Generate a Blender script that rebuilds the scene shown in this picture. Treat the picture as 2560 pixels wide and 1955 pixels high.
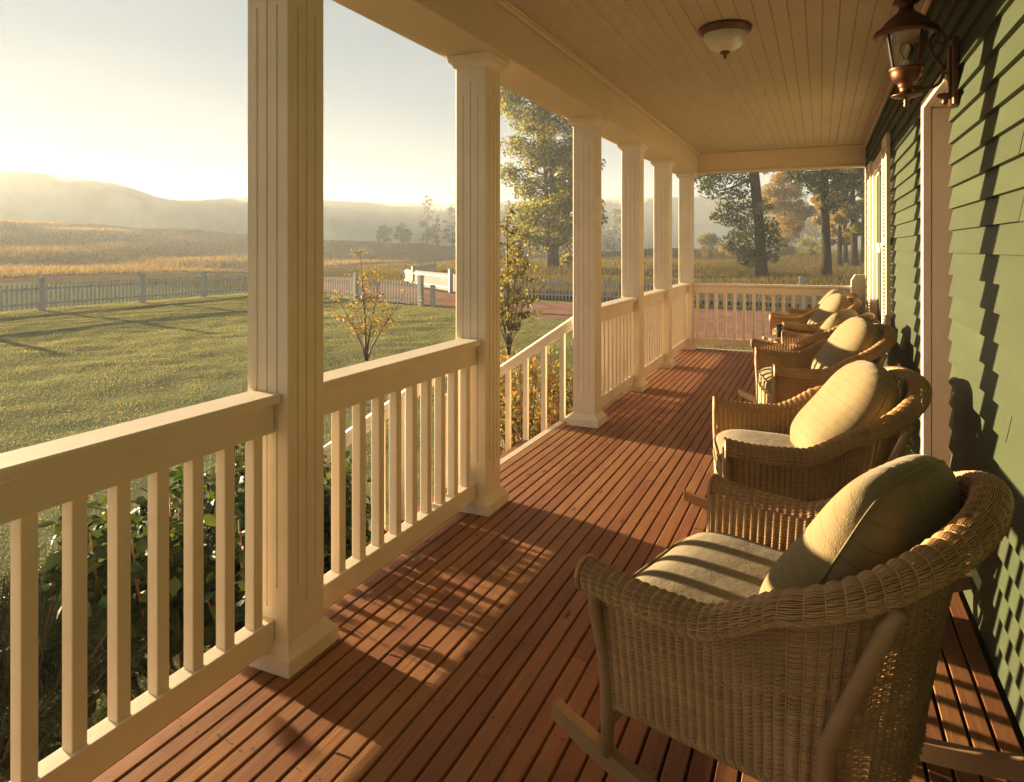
import bpy, math, random
import numpy as np

# ------------------------------------------------------------------ camera, sky, sun, exposure
scene = bpy.context.scene
for o in list(bpy.data.objects):
    bpy.data.objects.remove(o)
COL = scene.collection

CAM_H = 1.436
YAW = math.radians(24.3)             # the lens looks this far to the left of the porch's long axis (+y)
FPX = 1706.0                         # focal length in pixels of the 2560 wide photograph
HORIZON = 620.0
cam_d = bpy.data.cameras.new('camera')
cam = bpy.data.objects.new('camera', cam_d)
COL.objects.link(cam)
cam.location = (0, 0, CAM_H)
cam.rotation_euler = (math.radians(90), 0, YAW)
cam_d.sensor_fit = 'HORIZONTAL'
cam_d.sensor_width = 36.0
cam_d.lens = 36.0 * FPX / 2560.0
cam_d.shift_y = -(1955 / 2 - HORIZON) / 2560.0
cam_d.clip_start = 0.05
cam_d.clip_end = 3000
scene.camera = cam

SUN_AZ = math.radians(11.8)          # sun stands 13.5 degrees from -x towards +y
SUN_EL = math.radians(6.1)
sun_dir = np.array([-math.cos(SUN_AZ) * math.cos(SUN_EL), math.sin(SUN_AZ) * math.cos(SUN_EL), math.sin(SUN_EL)])

world = bpy.data.worlds.new('World')
scene.world = world
world.use_nodes = True
wn = world.node_tree
wn.nodes.clear()
w_out = wn.nodes.new('ShaderNodeOutputWorld')
w_bg = wn.nodes.new('ShaderNodeBackground')
w_sky = wn.nodes.new('ShaderNodeTexSky')
w_sky.sky_type = 'NISHITA'
w_sky.sun_disc = False
w_sky.sun_elevation = SUN_EL
w_sky.sun_rotation = -math.atan2(-sun_dir[0], sun_dir[1])
w_sky.altitude = 900
w_sky.air_density = 1.0
w_sky.dust_density = 2.5
w_sky.ozone_density = 1.0
w_mix = wn.nodes.new('ShaderNodeMixRGB')
w_mix.blend_type = 'MULTIPLY'
w_mix.inputs[0].default_value = 1.0
w_mix.inputs[2].default_value = (0.02, 0.03, 0.045, 1)
w_bg.inputs[1].default_value = 0.05
wn.links.new(w_sky.outputs[0], w_mix.inputs[1])
w_veil = wn.nodes.new('ShaderNodeMixRGB')          # even pale veil of the foggy morning over the clear-sky model
w_veil.blend_type = 'ADD'
w_veil.inputs[0].default_value = 1.0
w_tc = wn.nodes.new('ShaderNodeTexCoord')
w_map = wn.nodes.new('ShaderNodeMapping')
w_map.inputs['Scale'].default_value = (2.0, 2.0, 9.0)
w_noise = wn.nodes.new('ShaderNodeTexNoise')
w_noise.inputs['Scale'].default_value = 1.6
w_noise.inputs['Detail'].default_value = 6
w_ramp = wn.nodes.new('ShaderNodeValToRGB')
w_ramp.color_ramp.elements[0].position = .35
w_ramp.color_ramp.elements[0].color = (0.76, 0.96, 1.07, 1)
w_ramp.color_ramp.elements[1].position = .72
w_ramp.color_ramp.elements[1].color = (0.93, 1.09, 1.17, 1)
wn.links.new(w_tc.outputs['Generated'], w_map.inputs[0])
wn.links.new(w_map.outputs[0], w_noise.inputs['Vector'])
wn.links.new(w_noise.outputs[0], w_ramp.inputs[0])
wn.links.new(w_ramp.outputs[0], w_veil.inputs[2])
wn.links.new(w_mix.outputs[0], w_veil.inputs[1])
wn.links.new(w_veil.outputs[0], w_bg.inputs[0])
wn.links.new(w_bg.outputs[0], w_out.inputs[0])

sun_l = bpy.data.lights.new('sun', 'SUN')
sun_l.energy = 5.0
sun_l.angle = math.radians(0.6)
sun_l.color = (1.0, 0.765, 0.445)
sun = bpy.data.objects.new('sun', sun_l)
COL.objects.link(sun)
from mathutils import Vector, Matrix, Euler
sun.rotation_euler = Vector(sun_dir).to_track_quat('Z', 'Y').to_euler()
sun.location = (-20, 5, 10)

vs = scene.view_settings
vs.view_transform = 'Standard'
vs.look = 'None'
vs.exposure = 2.8
vs.gamma = 1.0
vs.use_curve_mapping = False
scene.cycles.max_bounces = 7
scene.cycles.diffuse_bounces = 4
scene.cycles.glossy_bounces = 3
scene.cycles.transmission_bounces = 5
scene.cycles.transparent_max_bounces = 8
scene.cycles.volume_bounces = 1
scene.cycles.use_denoising = True
scene.cycles.sample_clamp_indirect = 8.0

HAZE_DENSITY = 0.0009

# ------------------------------------------------------------------ helpers
SN, CS = math.sin(YAW), math.cos(YAW)


def px(u, v, depth):
    """world point at a photo position and a depth in metres"""
    t = (u - 1280) / FPX
    return np.array([depth * (-SN + t * CS), depth * (CS + t * SN), CAM_H - (v - HORIZON) / FPX * depth])


def smooth(a, b, x):
    t = np.clip((np.asarray(x, float) - a) / (b - a), 0, 1)
    return t * t * (3 - 2 * t)


def new_obj(name, data, parent=None, loc=(0, 0, 0), rot=(0, 0, 0)):
    o = bpy.data.objects.new(name, data)
    COL.objects.link(o)
    o.parent = parent
    o.location = loc
    o.rotation_euler = rot
    return o


def tag(o, label=None, cat=None, group=None, kind=None):
    if label: o['label'] = label
    if cat: o['category'] = cat
    if group: o['group'] = group
    if kind: o['kind'] = kind
    return o


def thing(name, label, cat, loc=(0, 0, 0), rz=0.0, group=None):
    return tag(new_obj(name, None, None, loc, (0, 0, rz)), label, cat, group)


class MB:
    def __init__(self):
        self.v = []
        self.f = []

    def add(self, verts, faces):
        n = len(self.v)
        self.v.extend([tuple(map(float, p)) for p in verts])
        self.f.extend([tuple(int(i) + n for i in f) for f in faces])
        return self

    def box(self, x0, x1, y0, y1, z0, z1, c=0.0):
        if c <= 0:
            v = [(x, y, z) for x in (x0, x1) for y in (y0, y1) for z in (z0, z1)]
            f = [(0, 1, 3, 2), (4, 6, 7, 5), (0, 4, 5, 1), (2, 3, 7, 6), (0, 2, 6, 4), (1, 5, 7, 3)]
            return self.add(v, f)
        lo = (x0, y0, z0); hi = (x1, y1, z1)
        ix = {}
        v = []
        for sx in (0, 1):
            for sy in (0, 1):
                for sz in (0, 1):
                    s = (sx, sy, sz)
                    for ax in range(3):
                        p = []
                        for k in range(3):
                            e = hi[k] if s[k] else lo[k]
                            if k != ax:
                                e += -c if s[k] else c
                            p.append(e)
                        ix[(s, ax)] = len(v)
                        v.append(tuple(p))
        f = []
        for ax in range(3):
            a, b = (ax + 1) % 3, (ax + 2) % 3
            for sd in (0, 1):
                q = []
                for (i, j) in ((0, 0), (1, 0), (1, 1), (0, 1)):
                    s = [0, 0, 0]; s[ax] = sd; s[a] = i; s[b] = j
                    q.append(ix[(tuple(s), ax)])
                f.append(tuple(q if sd else q[::-1]))
        for ax in range(3):
            a, b = (ax + 1) % 3, (ax + 2) % 3
            for i in (0, 1):
                for j in (0, 1):
                    s0 = [0, 0, 0]; s0[a] = i; s0[b] = j
                    s1 = list(s0); s1[ax] = 1
                    q = (ix[(tuple(s0), a)], ix[(tuple(s1), a)], ix[(tuple(s1), b)], ix[(tuple(s0), b)])
                    f.append(q if i != j else q[::-1])
        for sx in (0, 1):
            for sy in (0, 1):
                for sz in (0, 1):
                    s = (sx, sy, sz)
                    q = (ix[(s, 0)], ix[(s, 1)], ix[(s, 2)])
                    f.append(q if (sx + sy + sz) % 2 else q[::-1])
        return self.add(v, f)

    def bar(self, p, q, w, h, up=(0, 0, 1)):
        """straight bar of width w and height h from p to q"""
        p = np.array(p, float); q = np.array(q, float)
        d = q - p; d /= np.linalg.norm(d)
        s = np.cross(d, up); s /= np.linalg.norm(s)
        u = np.cross(s, d)
        v = []
        for e in (p, q):
            for (a, b) in ((-1, -1), (1, -1), (1, 1), (-1, 1)):
                v.append(e + s * a * w / 2 + u * b * h / 2)
        return self.add(v, [(0, 3, 2, 1), (4, 5, 6, 7), (0, 1, 5, 4), (1, 2, 6, 5), (2, 3, 7, 6), (3, 0, 4, 7)])

    def prism(self, poly, z0, z1, cap0=True, cap1=True):
        n = len(poly)
        v = [(x, y, z0) for x, y in poly] + [(x, y, z1) for x, y in poly]
        f = [(i, (i + 1) % n, n + (i + 1) % n, n + i) for i in range(n)]
        if cap0: f.append(tuple(range(n - 1, -1, -1)))
        if cap1: f.append(tuple(range(n, 2 * n)))
        return self.add(v, f)

    def tube(self, pts, rad, n=8, cap=True):
        pts = np.array(pts, float)
        m = len(pts)
        rad = np.full(m, rad) if np.isscalar(rad) else np.array(rad, float)
        tang = np.gradient(pts, axis=0)
        tang /= np.linalg.norm(tang, axis=1)[:, None] + 1e-12
        ref = np.array([0, 0, 1.0]) if abs(tang[0][2]) < .9 else np.array([1.0, 0, 0])
        a = np.cross(tang[0], ref); a /= np.linalg.norm(a)
        v = []
        for i in range(m):
            a = a - tang[i] * np.dot(a, tang[i]); a /= np.linalg.norm(a) + 1e-12
            b = np.cross(tang[i], a)
            for k in range(n):
                w = 2 * math.pi * k / n
                v.append(pts[i] + rad[i] * (a * math.cos(w) + b * math.sin(w)))
        f = []
        for i in range(m - 1):
            for k in range(n):
                f.append((i * n + k, i * n + (k + 1) % n, (i + 1) * n + (k + 1) % n, (i + 1) * n + k))
        if cap:
            f.append(tuple(range(n - 1, -1, -1)))
            f.append(tuple((m - 1) * n + k for k in range(n)))
        return self.add(v, f)

    def lathe(self, prof, n=24, c=(0, 0, 0)):
        """profile of (radius, z) turned about z"""
        v = []
        for r, z in prof:
            for k in range(n):
                w = 2 * math.pi * k / n
                v.append((c[0] + r * math.cos(w), c[1] + r * math.sin(w), c[2] + z))
        f = []
        for i in range(len(prof) - 1):
            for k in range(n):
                f.append((i * n + k, i * n + (k + 1) % n, (i + 1) * n + (k + 1) % n, (i + 1) * n + k))
        return self.add(v, f)

    def mesh(self, name, mat=None, smooth_=False):
        me = bpy.data.meshes.new(name)
        me.from_pydata(self.v, [], self.f)
        if smooth_:
            me.polygons.foreach_set('use_smooth', [True] * len(me.polygons))
        if mat: me.materials.append(mat)
        me.update()
        return me

    def build(self, name, mat, parent=None, loc=(0, 0, 0), rot=(0, 0, 0), smooth_=False):
        return new_obj(name, self.mesh(name, mat, smooth_), parent, loc, rot)


def np_mesh(name, V, F, mat, smooth_=False):
    """fast mesh from an (n,3) vertex array and an (m,k) face array"""
    V = np.ascontiguousarray(V, np.float32); F = np.ascontiguousarray(F, np.int32)
    me = bpy.data.meshes.new(name)
    m, k = F.shape
    me.vertices.add(len(V)); me.vertices.foreach_set('co', V.ravel())
    me.loops.add(m * k); me.loops.foreach_set('vertex_index', F.ravel())
    me.polygons.add(m)
    me.polygons.foreach_set('loop_start', np.arange(0, m * k, k, dtype=np.int32))
    me.polygons.foreach_set('loop_total', np.full(m, k, dtype=np.int32))
    if smooth_: me.polygons.foreach_set('use_smooth', np.ones(m, dtype=bool))
    me.materials.append(mat)
    me.update(calc_edges=True)
    return me


# ------------------------------------------------------------------ materials
def lin(r, g, b):
    f = lambda c: (c / 255 / 12.92) if c / 255 <= .04045 else ((c / 255 + .055) / 1.055) ** 2.4
    return (f(r), f(g), f(b))


class Mat:
    def __init__(self, name):
        self.m = bpy.data.materials.new(name)
        self.m.use_nodes = True
        self.t = self.m.node_tree
        self.t.nodes.clear()
        self.out = self.n('ShaderNodeOutputMaterial')

    def n(self, kind, **kw):
        nd = self.t.nodes.new(kind)
        for k, v in kw.items():
            if k.startswith('i_'):
                key = k[2:]
                key = int(key) if key.isdigit() else key.replace('_', ' ')
                nd.inputs[key].default_value = v
            else:
                setattr(nd, k, v)
        return nd

    def l(self, a, b):
        self.t.links.new(a, b)

    def coords(self, which='Object', scale=(1, 1, 1), rot=(0, 0, 0)):
        tc = self.n('ShaderNodeTexCoord')
        mp = self.n('ShaderNodeMapping')
        mp.inputs['Scale'].default_value = scale
        mp.inputs['Rotation'].default_value = rot
        self.l(tc.outputs[which], mp.inputs[0])
        return mp.outputs[0]

    def noise(self, vec, scale, detail=3, rough=.55):
        nd = self.n('ShaderNodeTexNoise')
        nd.inputs['Scale'].default_value = scale
        nd.inputs['Detail'].default_value = detail
        nd.inputs['Roughness'].default_value = rough
        if vec is not None: self.l(vec, nd.inputs['Vector'])
        return nd.outputs[0]

    def ramp(self, fac, stops):
        r = self.n('ShaderNodeValToRGB')
        e = r.color_ramp.elements
        while len(e) < len(stops): e.new(.5)
        for k, (p, c) in enumerate(stops):
            e[k].position = p
            e[k].color = (c[0], c[1], c[2], 1) if not np.isscalar(c) else (c, c, c, 1)
        self.l(fac, r.inputs[0])
        return r.outputs[0]

    def mix(self, fac, a, b, blend='MIX'):
        m = self.n('ShaderNodeMixRGB', blend_type=blend)
        for s, x in ((m.inputs[0], fac), (m.inputs[1], a), (m.inputs[2], b)):
            if hasattr(x, 'is_linked') or hasattr(x, 'links'):
                self.l(x, s)
            elif np.isscalar(x):
                s.default_value = x
            else:
                s.default_value = (x[0], x[1], x[2], 1)
        return m.outputs[0]

    def math(self, op, a, b=None):
        m = self.n('ShaderNodeMath', operation=op)
        for s, x in ((m.inputs[0], a), (m.inputs[1], b)):
            if x is None: continue
            if np.isscalar(x): s.default_value = x
            else: self.l(x, s)
        return m.outputs[0]

    def bump(self, h, strength=.3, dist=.01):
        b = self.n('ShaderNodeBump')
        b.inputs['Strength'].default_value = strength
        b.inputs['Distance'].default_value = dist
        self.l(h, b.inputs['Height'])
        return b.outputs[0]

    def principled(self, color, rough=.5, metal=0., normal=None, **kw):
        p = self.n('ShaderNodeBsdfPrincipled')
        if hasattr(color, 'links'): self.l(color, p.inputs['Base Color'])
        else: p.inputs['Base Color'].default_value = (*color, 1)
        if hasattr(rough, 'links'): self.l(rough, p.inputs['Roughness'])
        else: p.inputs['Roughness'].default_value = rough
        p.inputs['Metallic'].default_value = metal
        for k, v in kw.items():
            p.inputs[k.replace('_', ' ')].default_value = v
        if normal is not None: self.l(normal, p.inputs['Normal'])
        self.l(p.outputs[0], self.out.inputs[0])
        return p


M = {}


def paint(name, col, var=.06, rough=.45, spec=.4, dirt=.12):
    m = Mat(name)
    oi = m.n('ShaderNodeObjectInfo')
    tc = m.n('ShaderNodeTexCoord')
    off = m.n('ShaderNodeVectorMath', operation='ADD')
    comb = m.n('ShaderNodeCombineXYZ')
    m.l(m.math('MULTIPLY', oi.outputs['Random'], 23.0), comb.inputs[0])
    m.l(m.math('MULTIPLY', oi.outputs['Random'], 57.0), comb.inputs[2])
    m.l(tc.outputs['Object'], off.inputs[0]); m.l(comb.outputs[0], off.inputs[1])
    v = off.outputs[0]
    n1 = m.noise(v, 2.2, 6, .65)
    n2 = m.noise(v, 45.0, 3)
    def stretched(sc):
        mp = m.n('ShaderNodeMapping'); mp.inputs['Scale'].default_value = sc
        m.l(v, mp.inputs[0])
        return m.noise(mp.outputs[0], 3.0, 4, .6)
    brush = m.mix(.5, stretched((45, 45, 1.5)), stretched((45, 1.5, 45)))
    dark = tuple(c * (1 - 1.6 * var) for c in col); lite = tuple(min(1, c * (1 + var)) for c in col)
    c = m.ramp(n1, [(.28, dark), (.72, lite)])
    c = m.mix(m.ramp(brush, [(.4, 0.0), (.7, .16)]), c, tuple(x * .72 for x in col))
    spots = m.ramp(m.noise(v, 70.0, 3, .7), [(.68, 0.0), (.76, 1.0)])
    c = m.mix(m.math('MULTIPLY', spots, dirt * 1.8), c, (col[0] * .42, col[1] * .36, col[2] * .30))
    scuff = m.ramp(m.noise(v, 9.0, 8, .75), [(.60, 0.0), (.72, 1.0)])
    c = m.mix(m.math('MULTIPLY', scuff, dirt), c, (col[0] * .6, col[1] * .58, col[2] * .55))
    h = m.mix(.35, brush, n2)
    m.principled(c, m.ramp(n2, [(.3, rough), (.7, rough + .18)]), normal=m.bump(h, .22, .004), Specular_IOR_Level=spec)
    M[name] = m.m


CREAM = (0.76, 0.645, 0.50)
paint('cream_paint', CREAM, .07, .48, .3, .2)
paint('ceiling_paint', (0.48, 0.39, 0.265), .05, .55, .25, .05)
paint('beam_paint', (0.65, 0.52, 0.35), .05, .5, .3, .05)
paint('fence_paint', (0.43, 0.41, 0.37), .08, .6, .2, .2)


def siding():
    m = Mat('green_siding_paint')
    v = m.coords('Object', (3, .6, 3))
    v2 = m.coords('Object')
    c = m.ramp(m.noise(v, 2.5, 6, .65), [(.25, (.024, .034, .011)), (.55, (.031, .042, .014)), (.8, (.040, .051, .018))])
    oi = m.n('ShaderNodeObjectInfo')
    hv = m.n('ShaderNodeHueSaturation')
    m.l(c, hv.inputs['Color'])
    m.l(m.math('ADD', m.math('MULTIPLY', oi.outputs['Random'], .2), .9), hv.inputs['Value'])
    spots = m.ramp(m.noise(v2, 60, 2), [(.72, 0.0), (.80, 1.0)])
    c = m.mix(m.math('MULTIPLY', spots, .35), hv.outputs[0], (.09, .10, .06))
    g = m.noise(m.coords('Object', (40, 1.5, 40)), 6, 4)
    m.principled(c, .55, normal=m.bump(g, .15, .004), Specular_IOR_Level=.3)
    M['siding'] = m.m


siding()


def deck_wood():
    m = Mat('deck_wood')
    oi = m.n('ShaderNodeObjectInfo')
    tc = m.n('ShaderNodeTexCoord')
    off = m.n('ShaderNodeVectorMath', operation='ADD')
    comb = m.n('ShaderNodeCombineXYZ')
    m.l(m.math('MULTIPLY', oi.outputs['Random'], 37.0), comb.inputs[0])
    m.l(m.math('MULTIPLY', oi.outputs['Random'], 91.0), comb.inputs[1])
    m.l(tc.outputs['Object'], off.inputs[0]); m.l(comb.outputs[0], off.inputs[1])
    mp = m.n('ShaderNodeMapping'); mp.inputs['Scale'].default_value = (26, 1.1, 26)
    m.l(off.outputs[0], mp.inputs[0])
    grain = m.noise(mp.outputs[0], 2.4, 6, .65)
    mp2 = m.n('ShaderNodeMapping'); mp2.inputs['Scale'].default_value = (1, .8, 1)
    m.l(off.outputs[0], mp2.inputs[0])
    blot = m.noise(mp2.outputs[0], 4.0, 4, .6)
    c = m.ramp(grain, [(.2, (.19, .070, .031)), (.5, (.315, .130, .052)), (.8, (.41, .19, .08))])
    c = m.mix(m.ramp(blot, [(.35, 0.0), (.75, .55)]), c, (.20, .075, .04))
    hv = m.n('ShaderNodeHueSaturation')
    m.l(c, hv.inputs['Color'])
    m.l(m.math('ADD', m.math('MULTIPLY', oi.outputs['Random'], .30), .82), hv.inputs['Value'])
    m.l(m.math('ADD', m.math('MULTIPLY', oi.outputs['Random'], .014), .494), hv.inputs['Hue'])
    # knots
    mp3 = m.n('ShaderNodeMapping'); mp3.inputs['Scale'].default_value = (9, 2.6, 1)
    m.l(off.outputs[0], mp3.inputs[0])
    vo = m.n('ShaderNodeTexVoronoi'); vo.inputs['Scale'].default_value = 1.0
    m.l(mp3.outputs[0], vo.inputs['Vector'])
    knot = m.ramp(vo.outputs['Distance'], [(.05, 1.0), (.10, 0.0)])
    c = m.mix(m.math('MULTIPLY', knot, .75), hv.outputs[0], (.035, .014, .009))
    rough = m.ramp(grain, [(.3, .58), (.7, .75)])
    m.principled(c, rough, normal=m.bump(grain, .25, .004), Specular_IOR_Level=.22)
    M['deck_wood'] = m.m


deck_wood()


def wicker(name, base, amt=1.0):
    m = Mat(name)
    v = m.coords('Object')
    n1 = m.noise(v, 9, 4)
    geo = m.n('ShaderNodeNewGeometry')
    c = m.ramp(n1, [(.3, tuple(x * .72 for x in base)), (.7, tuple(x * 1.15 for x in base))])
    c = m.mix(.35, c, m.ramp(geo.outputs['Random Per Island'], [(0, tuple(x * .55 for x in base)), (1, tuple(x * 1.3 for x in base))]))
    m.principled(c, .5, normal=m.bump(m.noise(v, 250, 2), .2, .002), Specular_IOR_Level=.35)
    M[name] = m.m


wicker('wicker', (.48, .285, .13))


def wrapped(name, base):
    m = Mat(name)
    v = m.coords('Object')
    w = m.n('ShaderNodeTexWave'); w.bands_direction = 'Z'
    w.inputs['Scale'].default_value = 55; w.inputs['Distortion'].default_value = .6
    m.l(v, w.inputs['Vector'])
    c = m.ramp(w.outputs['Fac'], [(.05, tuple(x * .45 for x in base)), (.4, base), (1, tuple(x * 1.15 for x in base))])
    m.principled(c, .5, normal=m.bump(w.outputs['Fac'], .6, .003), Specular_IOR_Level=.35)
    M[name] = m.m


wrapped('wrapped_cane', (.42, .26, .135))


def simple(name, col, rough=.5, metal=0., var=.12, scale=6., bump=.1, **kw):
    m = Mat(name)
    v = m.coords('Object')
    n = m.noise(v, scale, 5)
    c = m.ramp(n, [(.3, tuple(x * (1 - var) for x in col)), (.7, tuple(min(1, x * (1 + var)) for x in col))])
    m.principled(c, rough, metal, normal=m.bump(m.noise(v, scale * 8, 3), bump, .004), **kw)
    M[name] = m.m
    return m.m


simple('rocker_wood', (.32, .20, .105), .45, var=.2, scale=4)
simple('copper', (.15, .064, .037), .42, 1.0, .25, 12, .05)
simple('dark_bronze', (.14, .07, .042), .4, .9, .25, 12, .05)
simple('post_wood', (.12, .085, .055), .9, var=.3)
simple('bark', (.030, .021, .015), .95, var=.5, scale=3, bump=1.0, Specular_IOR_Level=.0)
simple('bark_pale', (.085, .062, .045), .95, var=.35, scale=3, bump=.8, Specular_IOR_Level=.0)
simple('twig', (.10, .055, .035), .8, var=.3)
simple('red_twig', (.20, .06, .04), .7, var=.3)
simple('gravel', (.30, .165, .115), .95, var=.30, scale=1.6, bump=1.0, Specular_IOR_Level=.0)
simple('dirt_road', (.15, .10, .068), .95, var=.2, scale=.5, bump=.6, Specular_IOR_Level=.0)
simple('room_dark', (.03, .028, .025), .9)
simple('roof_slab', (.2, .17, .13), .9)
simple('wire', (.15, .13, .11), .6)
simple('dark_door', (.045, .035, .028), .5)
simple('lamp_socket', (.75, .70, .6), .4)


def fabric(name, axis):
    m = Mat(name)
    tc = m.n('ShaderNodeTexCoord')
    sp = m.n('ShaderNodeSeparateXYZ')
    m.l(tc.outputs['Object'], sp.inputs[0])
    wob = m.noise(m.coords('Object'), 5, 2)
    a = m.math('ADD', sp.outputs[axis], m.math('MULTIPLY', wob, .006))
    fr = m.math('FRACT', m.math('MULTIPLY', a, 1 / .043))
    line = m.ramp(fr, [(0, 1.0), (.07, 1.0), (.11, 0.0)])
    fr2 = m.math('FRACT', m.math('MULTIPLY', a, 1 / .0043))
    fine = m.ramp(fr2, [(0, 1.0), (.3, 0.0), (.7, 0.0), (1, 1.0)])
    n = m.noise(m.coords('Object', (1, 1, 1)), 260, 2)
    n2 = m.noise(m.coords('Object'), 6, 4)
    c = m.ramp(n2, [(.3, (.19, .138, .064)), (.7, (.24, .178, .086))])
    c = m.mix(m.math('MULTIPLY', fine, .22), c, (.17, .13, .07))
    c = m.mix(m.ramp(n, [(.4, 0.0), (.7, .22)]), c, (.2, .15, .08))
    c = m.mix(m.math('MULTIPLY', line, .38), c, (.12, .075, .038))
    wr = m.noise(m.coords('Object'), 14, 3)
    nb = m.mix(.25, wr, n)
    m.principled(c, .85, normal=m.bump(nb, .5, .012), Specular_IOR_Level=.1, Sheen_Weight=.15)
    M[name] = m.m


fabric('seat_fabric', 'X')
fabric('back_fabric', 'Z')


def leafmat(name, cols, trans=.45, rough=.5, spec=.3):
    m = Mat(name)
    geo = m.n('ShaderNodeNewGeometry')
    c = m.ramp(geo.outputs['Random Per Island'], [(i / (len(cols) - 1), x) for i, x in enumerate(cols)])
    v = m.coords('Object')
    c = m.mix(m.ramp(m.noise(v, .9, 3), [(.35, 0.0), (.7, .45)]), c, tuple(x * .6 for x in cols[0]))
    p = m.n('ShaderNodeBsdfPrincipled')
    m.l(c, p.inputs['Base Color']); p.inputs['Roughness'].default_value = rough
    p.inputs['Specular IOR Level'].default_value = spec
    tr = m.n('ShaderNodeBsdfTranslucent')
    m.l(m.mix(1.0, c, (1.5, 1.35, .7), 'MULTIPLY'), tr.inputs[0])
    mx = m.n('ShaderNodeMixShader'); mx.inputs[0].default_value = trans
    m.l(p.outputs[0], mx.inputs[1]); m.l(tr.outputs[0], mx.inputs[2])
    m.l(mx.outputs[0], m.out.inputs[0])
    M[name] = m.m


leafmat('leaf_green', [(.022, .040, .012), (.042, .065, .016), (.085, .09, .02)])
leafmat('leaf_cottonwood', [(.052, .080, .010), (.13, .145, .015), (.27, .20, .02)], .62)
leafmat('leaf_gold', [(.13, .105, .02), (.22, .155, .024), (.31, .19, .028)], .5)
leafmat('leaf_orange', [(.14, .115, .035), (.22, .16, .042), (.28, .15, .042)], .5)
leafmat('leaf_olive', [(.075, .075, .02), (.14, .12, .026), (.22, .155, .035)], .5)
leafmat('leaf_shrub', [(.016, .034, .012), (.029, .054, .016), (.085, .095, .023)], .35, .55, .2)
leafmat('leaf_autumn_shrub', [(.09, .10, .03), (.19, .16, .04), (.26, .10, .04)], .5)
leafmat('pine_needle', [(.015, .026, .012), (.03, .045, .018), (.05, .06, .022)], .15)
leafmat('leaf_far', [(.05, .055, .025), (.09, .085, .03), (.13, .10, .035)], .3)
leafmat('lawn_blade', [(.135, .145, .09), (.185, .19, .118), (.25, .245, .165)], .5, .9, .05)
leafmat('field_blade', [(.11, .075, .034), (.175, .12, .055), (.25, .175, .082)], .45, .9, .05)
leafmat('meadow_blade', [(.075, .062, .022), (.135, .10, .034), (.085, .08, .024)], .45, .9, .05)


def ground_mat():
    m = Mat('ground_soil_and_turf')
    tc = m.n('ShaderNodeTexCoord')
    sp = m.n('ShaderNodeSeparateXYZ')
    m.l(tc.outputs['Object'], sp.inputs[0])
    v = m.coords('Object')
    lawn = m.ramp(m.noise(v, 1.3, 6, .7), [(.3, (.125, .138, .078)), (.55, (.165, .175, .10)), (.75, (.21, .21, .13))])
    dry = m.ramp(m.noise(v, .12, 8, .7), [(.3, (.095, .065, .03)), (.55, (.14, .098, .046)), (.75, (.19, .13, .062))])
    meadow = m.ramp(m.noise(v, .25, 8, .7), [(.3, (.07, .065, .025)), (.55, (.12, .095, .038)), (.75, (.18, .13, .055))])
    fx = m.n('ShaderNodeMapRange'); fx.inputs[1].default_value = -45; fx.inputs[2].default_value = -47
    m.l(sp.outputs['X'], fx.inputs[0])
    fy = m.n('ShaderNodeMapRange'); fy.inputs[1].default_value = 26.2; fy.inputs[2].default_value = 27.2
    m.l(sp.outputs['Y'], fy.inputs[0])
    c = m.mix(fy.outputs[0], lawn, meadow)
    c = m.mix(fx.outputs[0], c, dry)
    h = m.noise(v, 14, 5, .7)
    m.principled(c, .95, normal=m.bump(h, .5, .02), Specular_IOR_Level=.0)
    M['ground'] = m.m


ground_mat()
simple('hill_cover', (.48, .41, .27), .95, var=.35, scale=.03, bump=.3, Specular_IOR_Level=.0)  # pale dry grass; part of the fading by fog is put into this colour


def glass(name, tint, alpha=.15, rough=.02):
    m = Mat(name)
    tr = m.n('ShaderNodeBsdfTransparent'); tr.inputs[0].default_value = (*tint, 1)
    gl = m.n('ShaderNodeBsdfGlossy'); gl.inputs['Roughness'].default_value = rough
    fr = m.n('ShaderNodeFresnel'); fr.inputs[0].default_value = 1.5
    mx = m.n('ShaderNodeMixShader')
    m.l(m.math('ADD', fr.outputs[0], alpha * .3), mx.inputs[0])
    m.l(tr.outputs[0], mx.inputs[1]); m.l(gl.outputs[0], mx.inputs[2])
    m.l(mx.outputs[0], m.out.inputs[0])
    M[name] = m.m


glass('clear_glass', (.93, .93, .88))
m_ = Mat('window_glass')
m_.principled((.02, .022, .024), .04, Specular_IOR_Level=.9)
M['window_glass'] = m_.m
m_ = Mat('frosted_glass')
m_.principled((.62, .58, .50), .35, Specular_IOR_Level=.5, Transmission_Weight=.15)
M['frosted_glass'] = m_.m

# ------------------------------------------------------------------ the large structure: terrain, hills, drive, porch shell
GZ = -0.75


def terrain(x, y):
    x = np.asarray(x, float); y = np.asarray(y, float)
    amp = 8.2 - 4.4 * smooth(60, 230, y)
    field = amp * smooth(-58, -165, x) - 14 * smooth(-165, -300, x)
    back = 1.5 * smooth(38, 150, y) * smooth(-62, -30, x)
    bumps = .35 * np.sin(x * .11 + 1.3) * np.sin(y * .083) + .22 * np.sin(x * .31 + y * .17)
    m = np.clip(smooth(-60, -85, x) + smooth(36, 60, y), 0, 1)
    # mown turf is never flat: low swells that catch the grazing sun
    lawn_m = smooth(-2.3, -3.5, x) * smooth(-26.0, -24.8, x) * (1 - smooth(15.0, 16.0, y + np.clip(x + 5, -20, 0) * .62)) * smooth(-8, -6, y)
    turf = .016 * np.sin(x * 2.1 + 1.7 * np.sin(y * .55) + .4) * np.sin(y * 1.15 + .8 * np.sin(x * .8)) + .010 * np.sin(x * 5.3 + 2.2 * np.sin(y * 1.7)) * np.sin(y * 3.1 + x * .7) \
        + .012 * np.sin(x * .9 + y * .35 + 1.0)
    return GZ + field + back + bumps * m * .7 + turf * lawn_m


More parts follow.
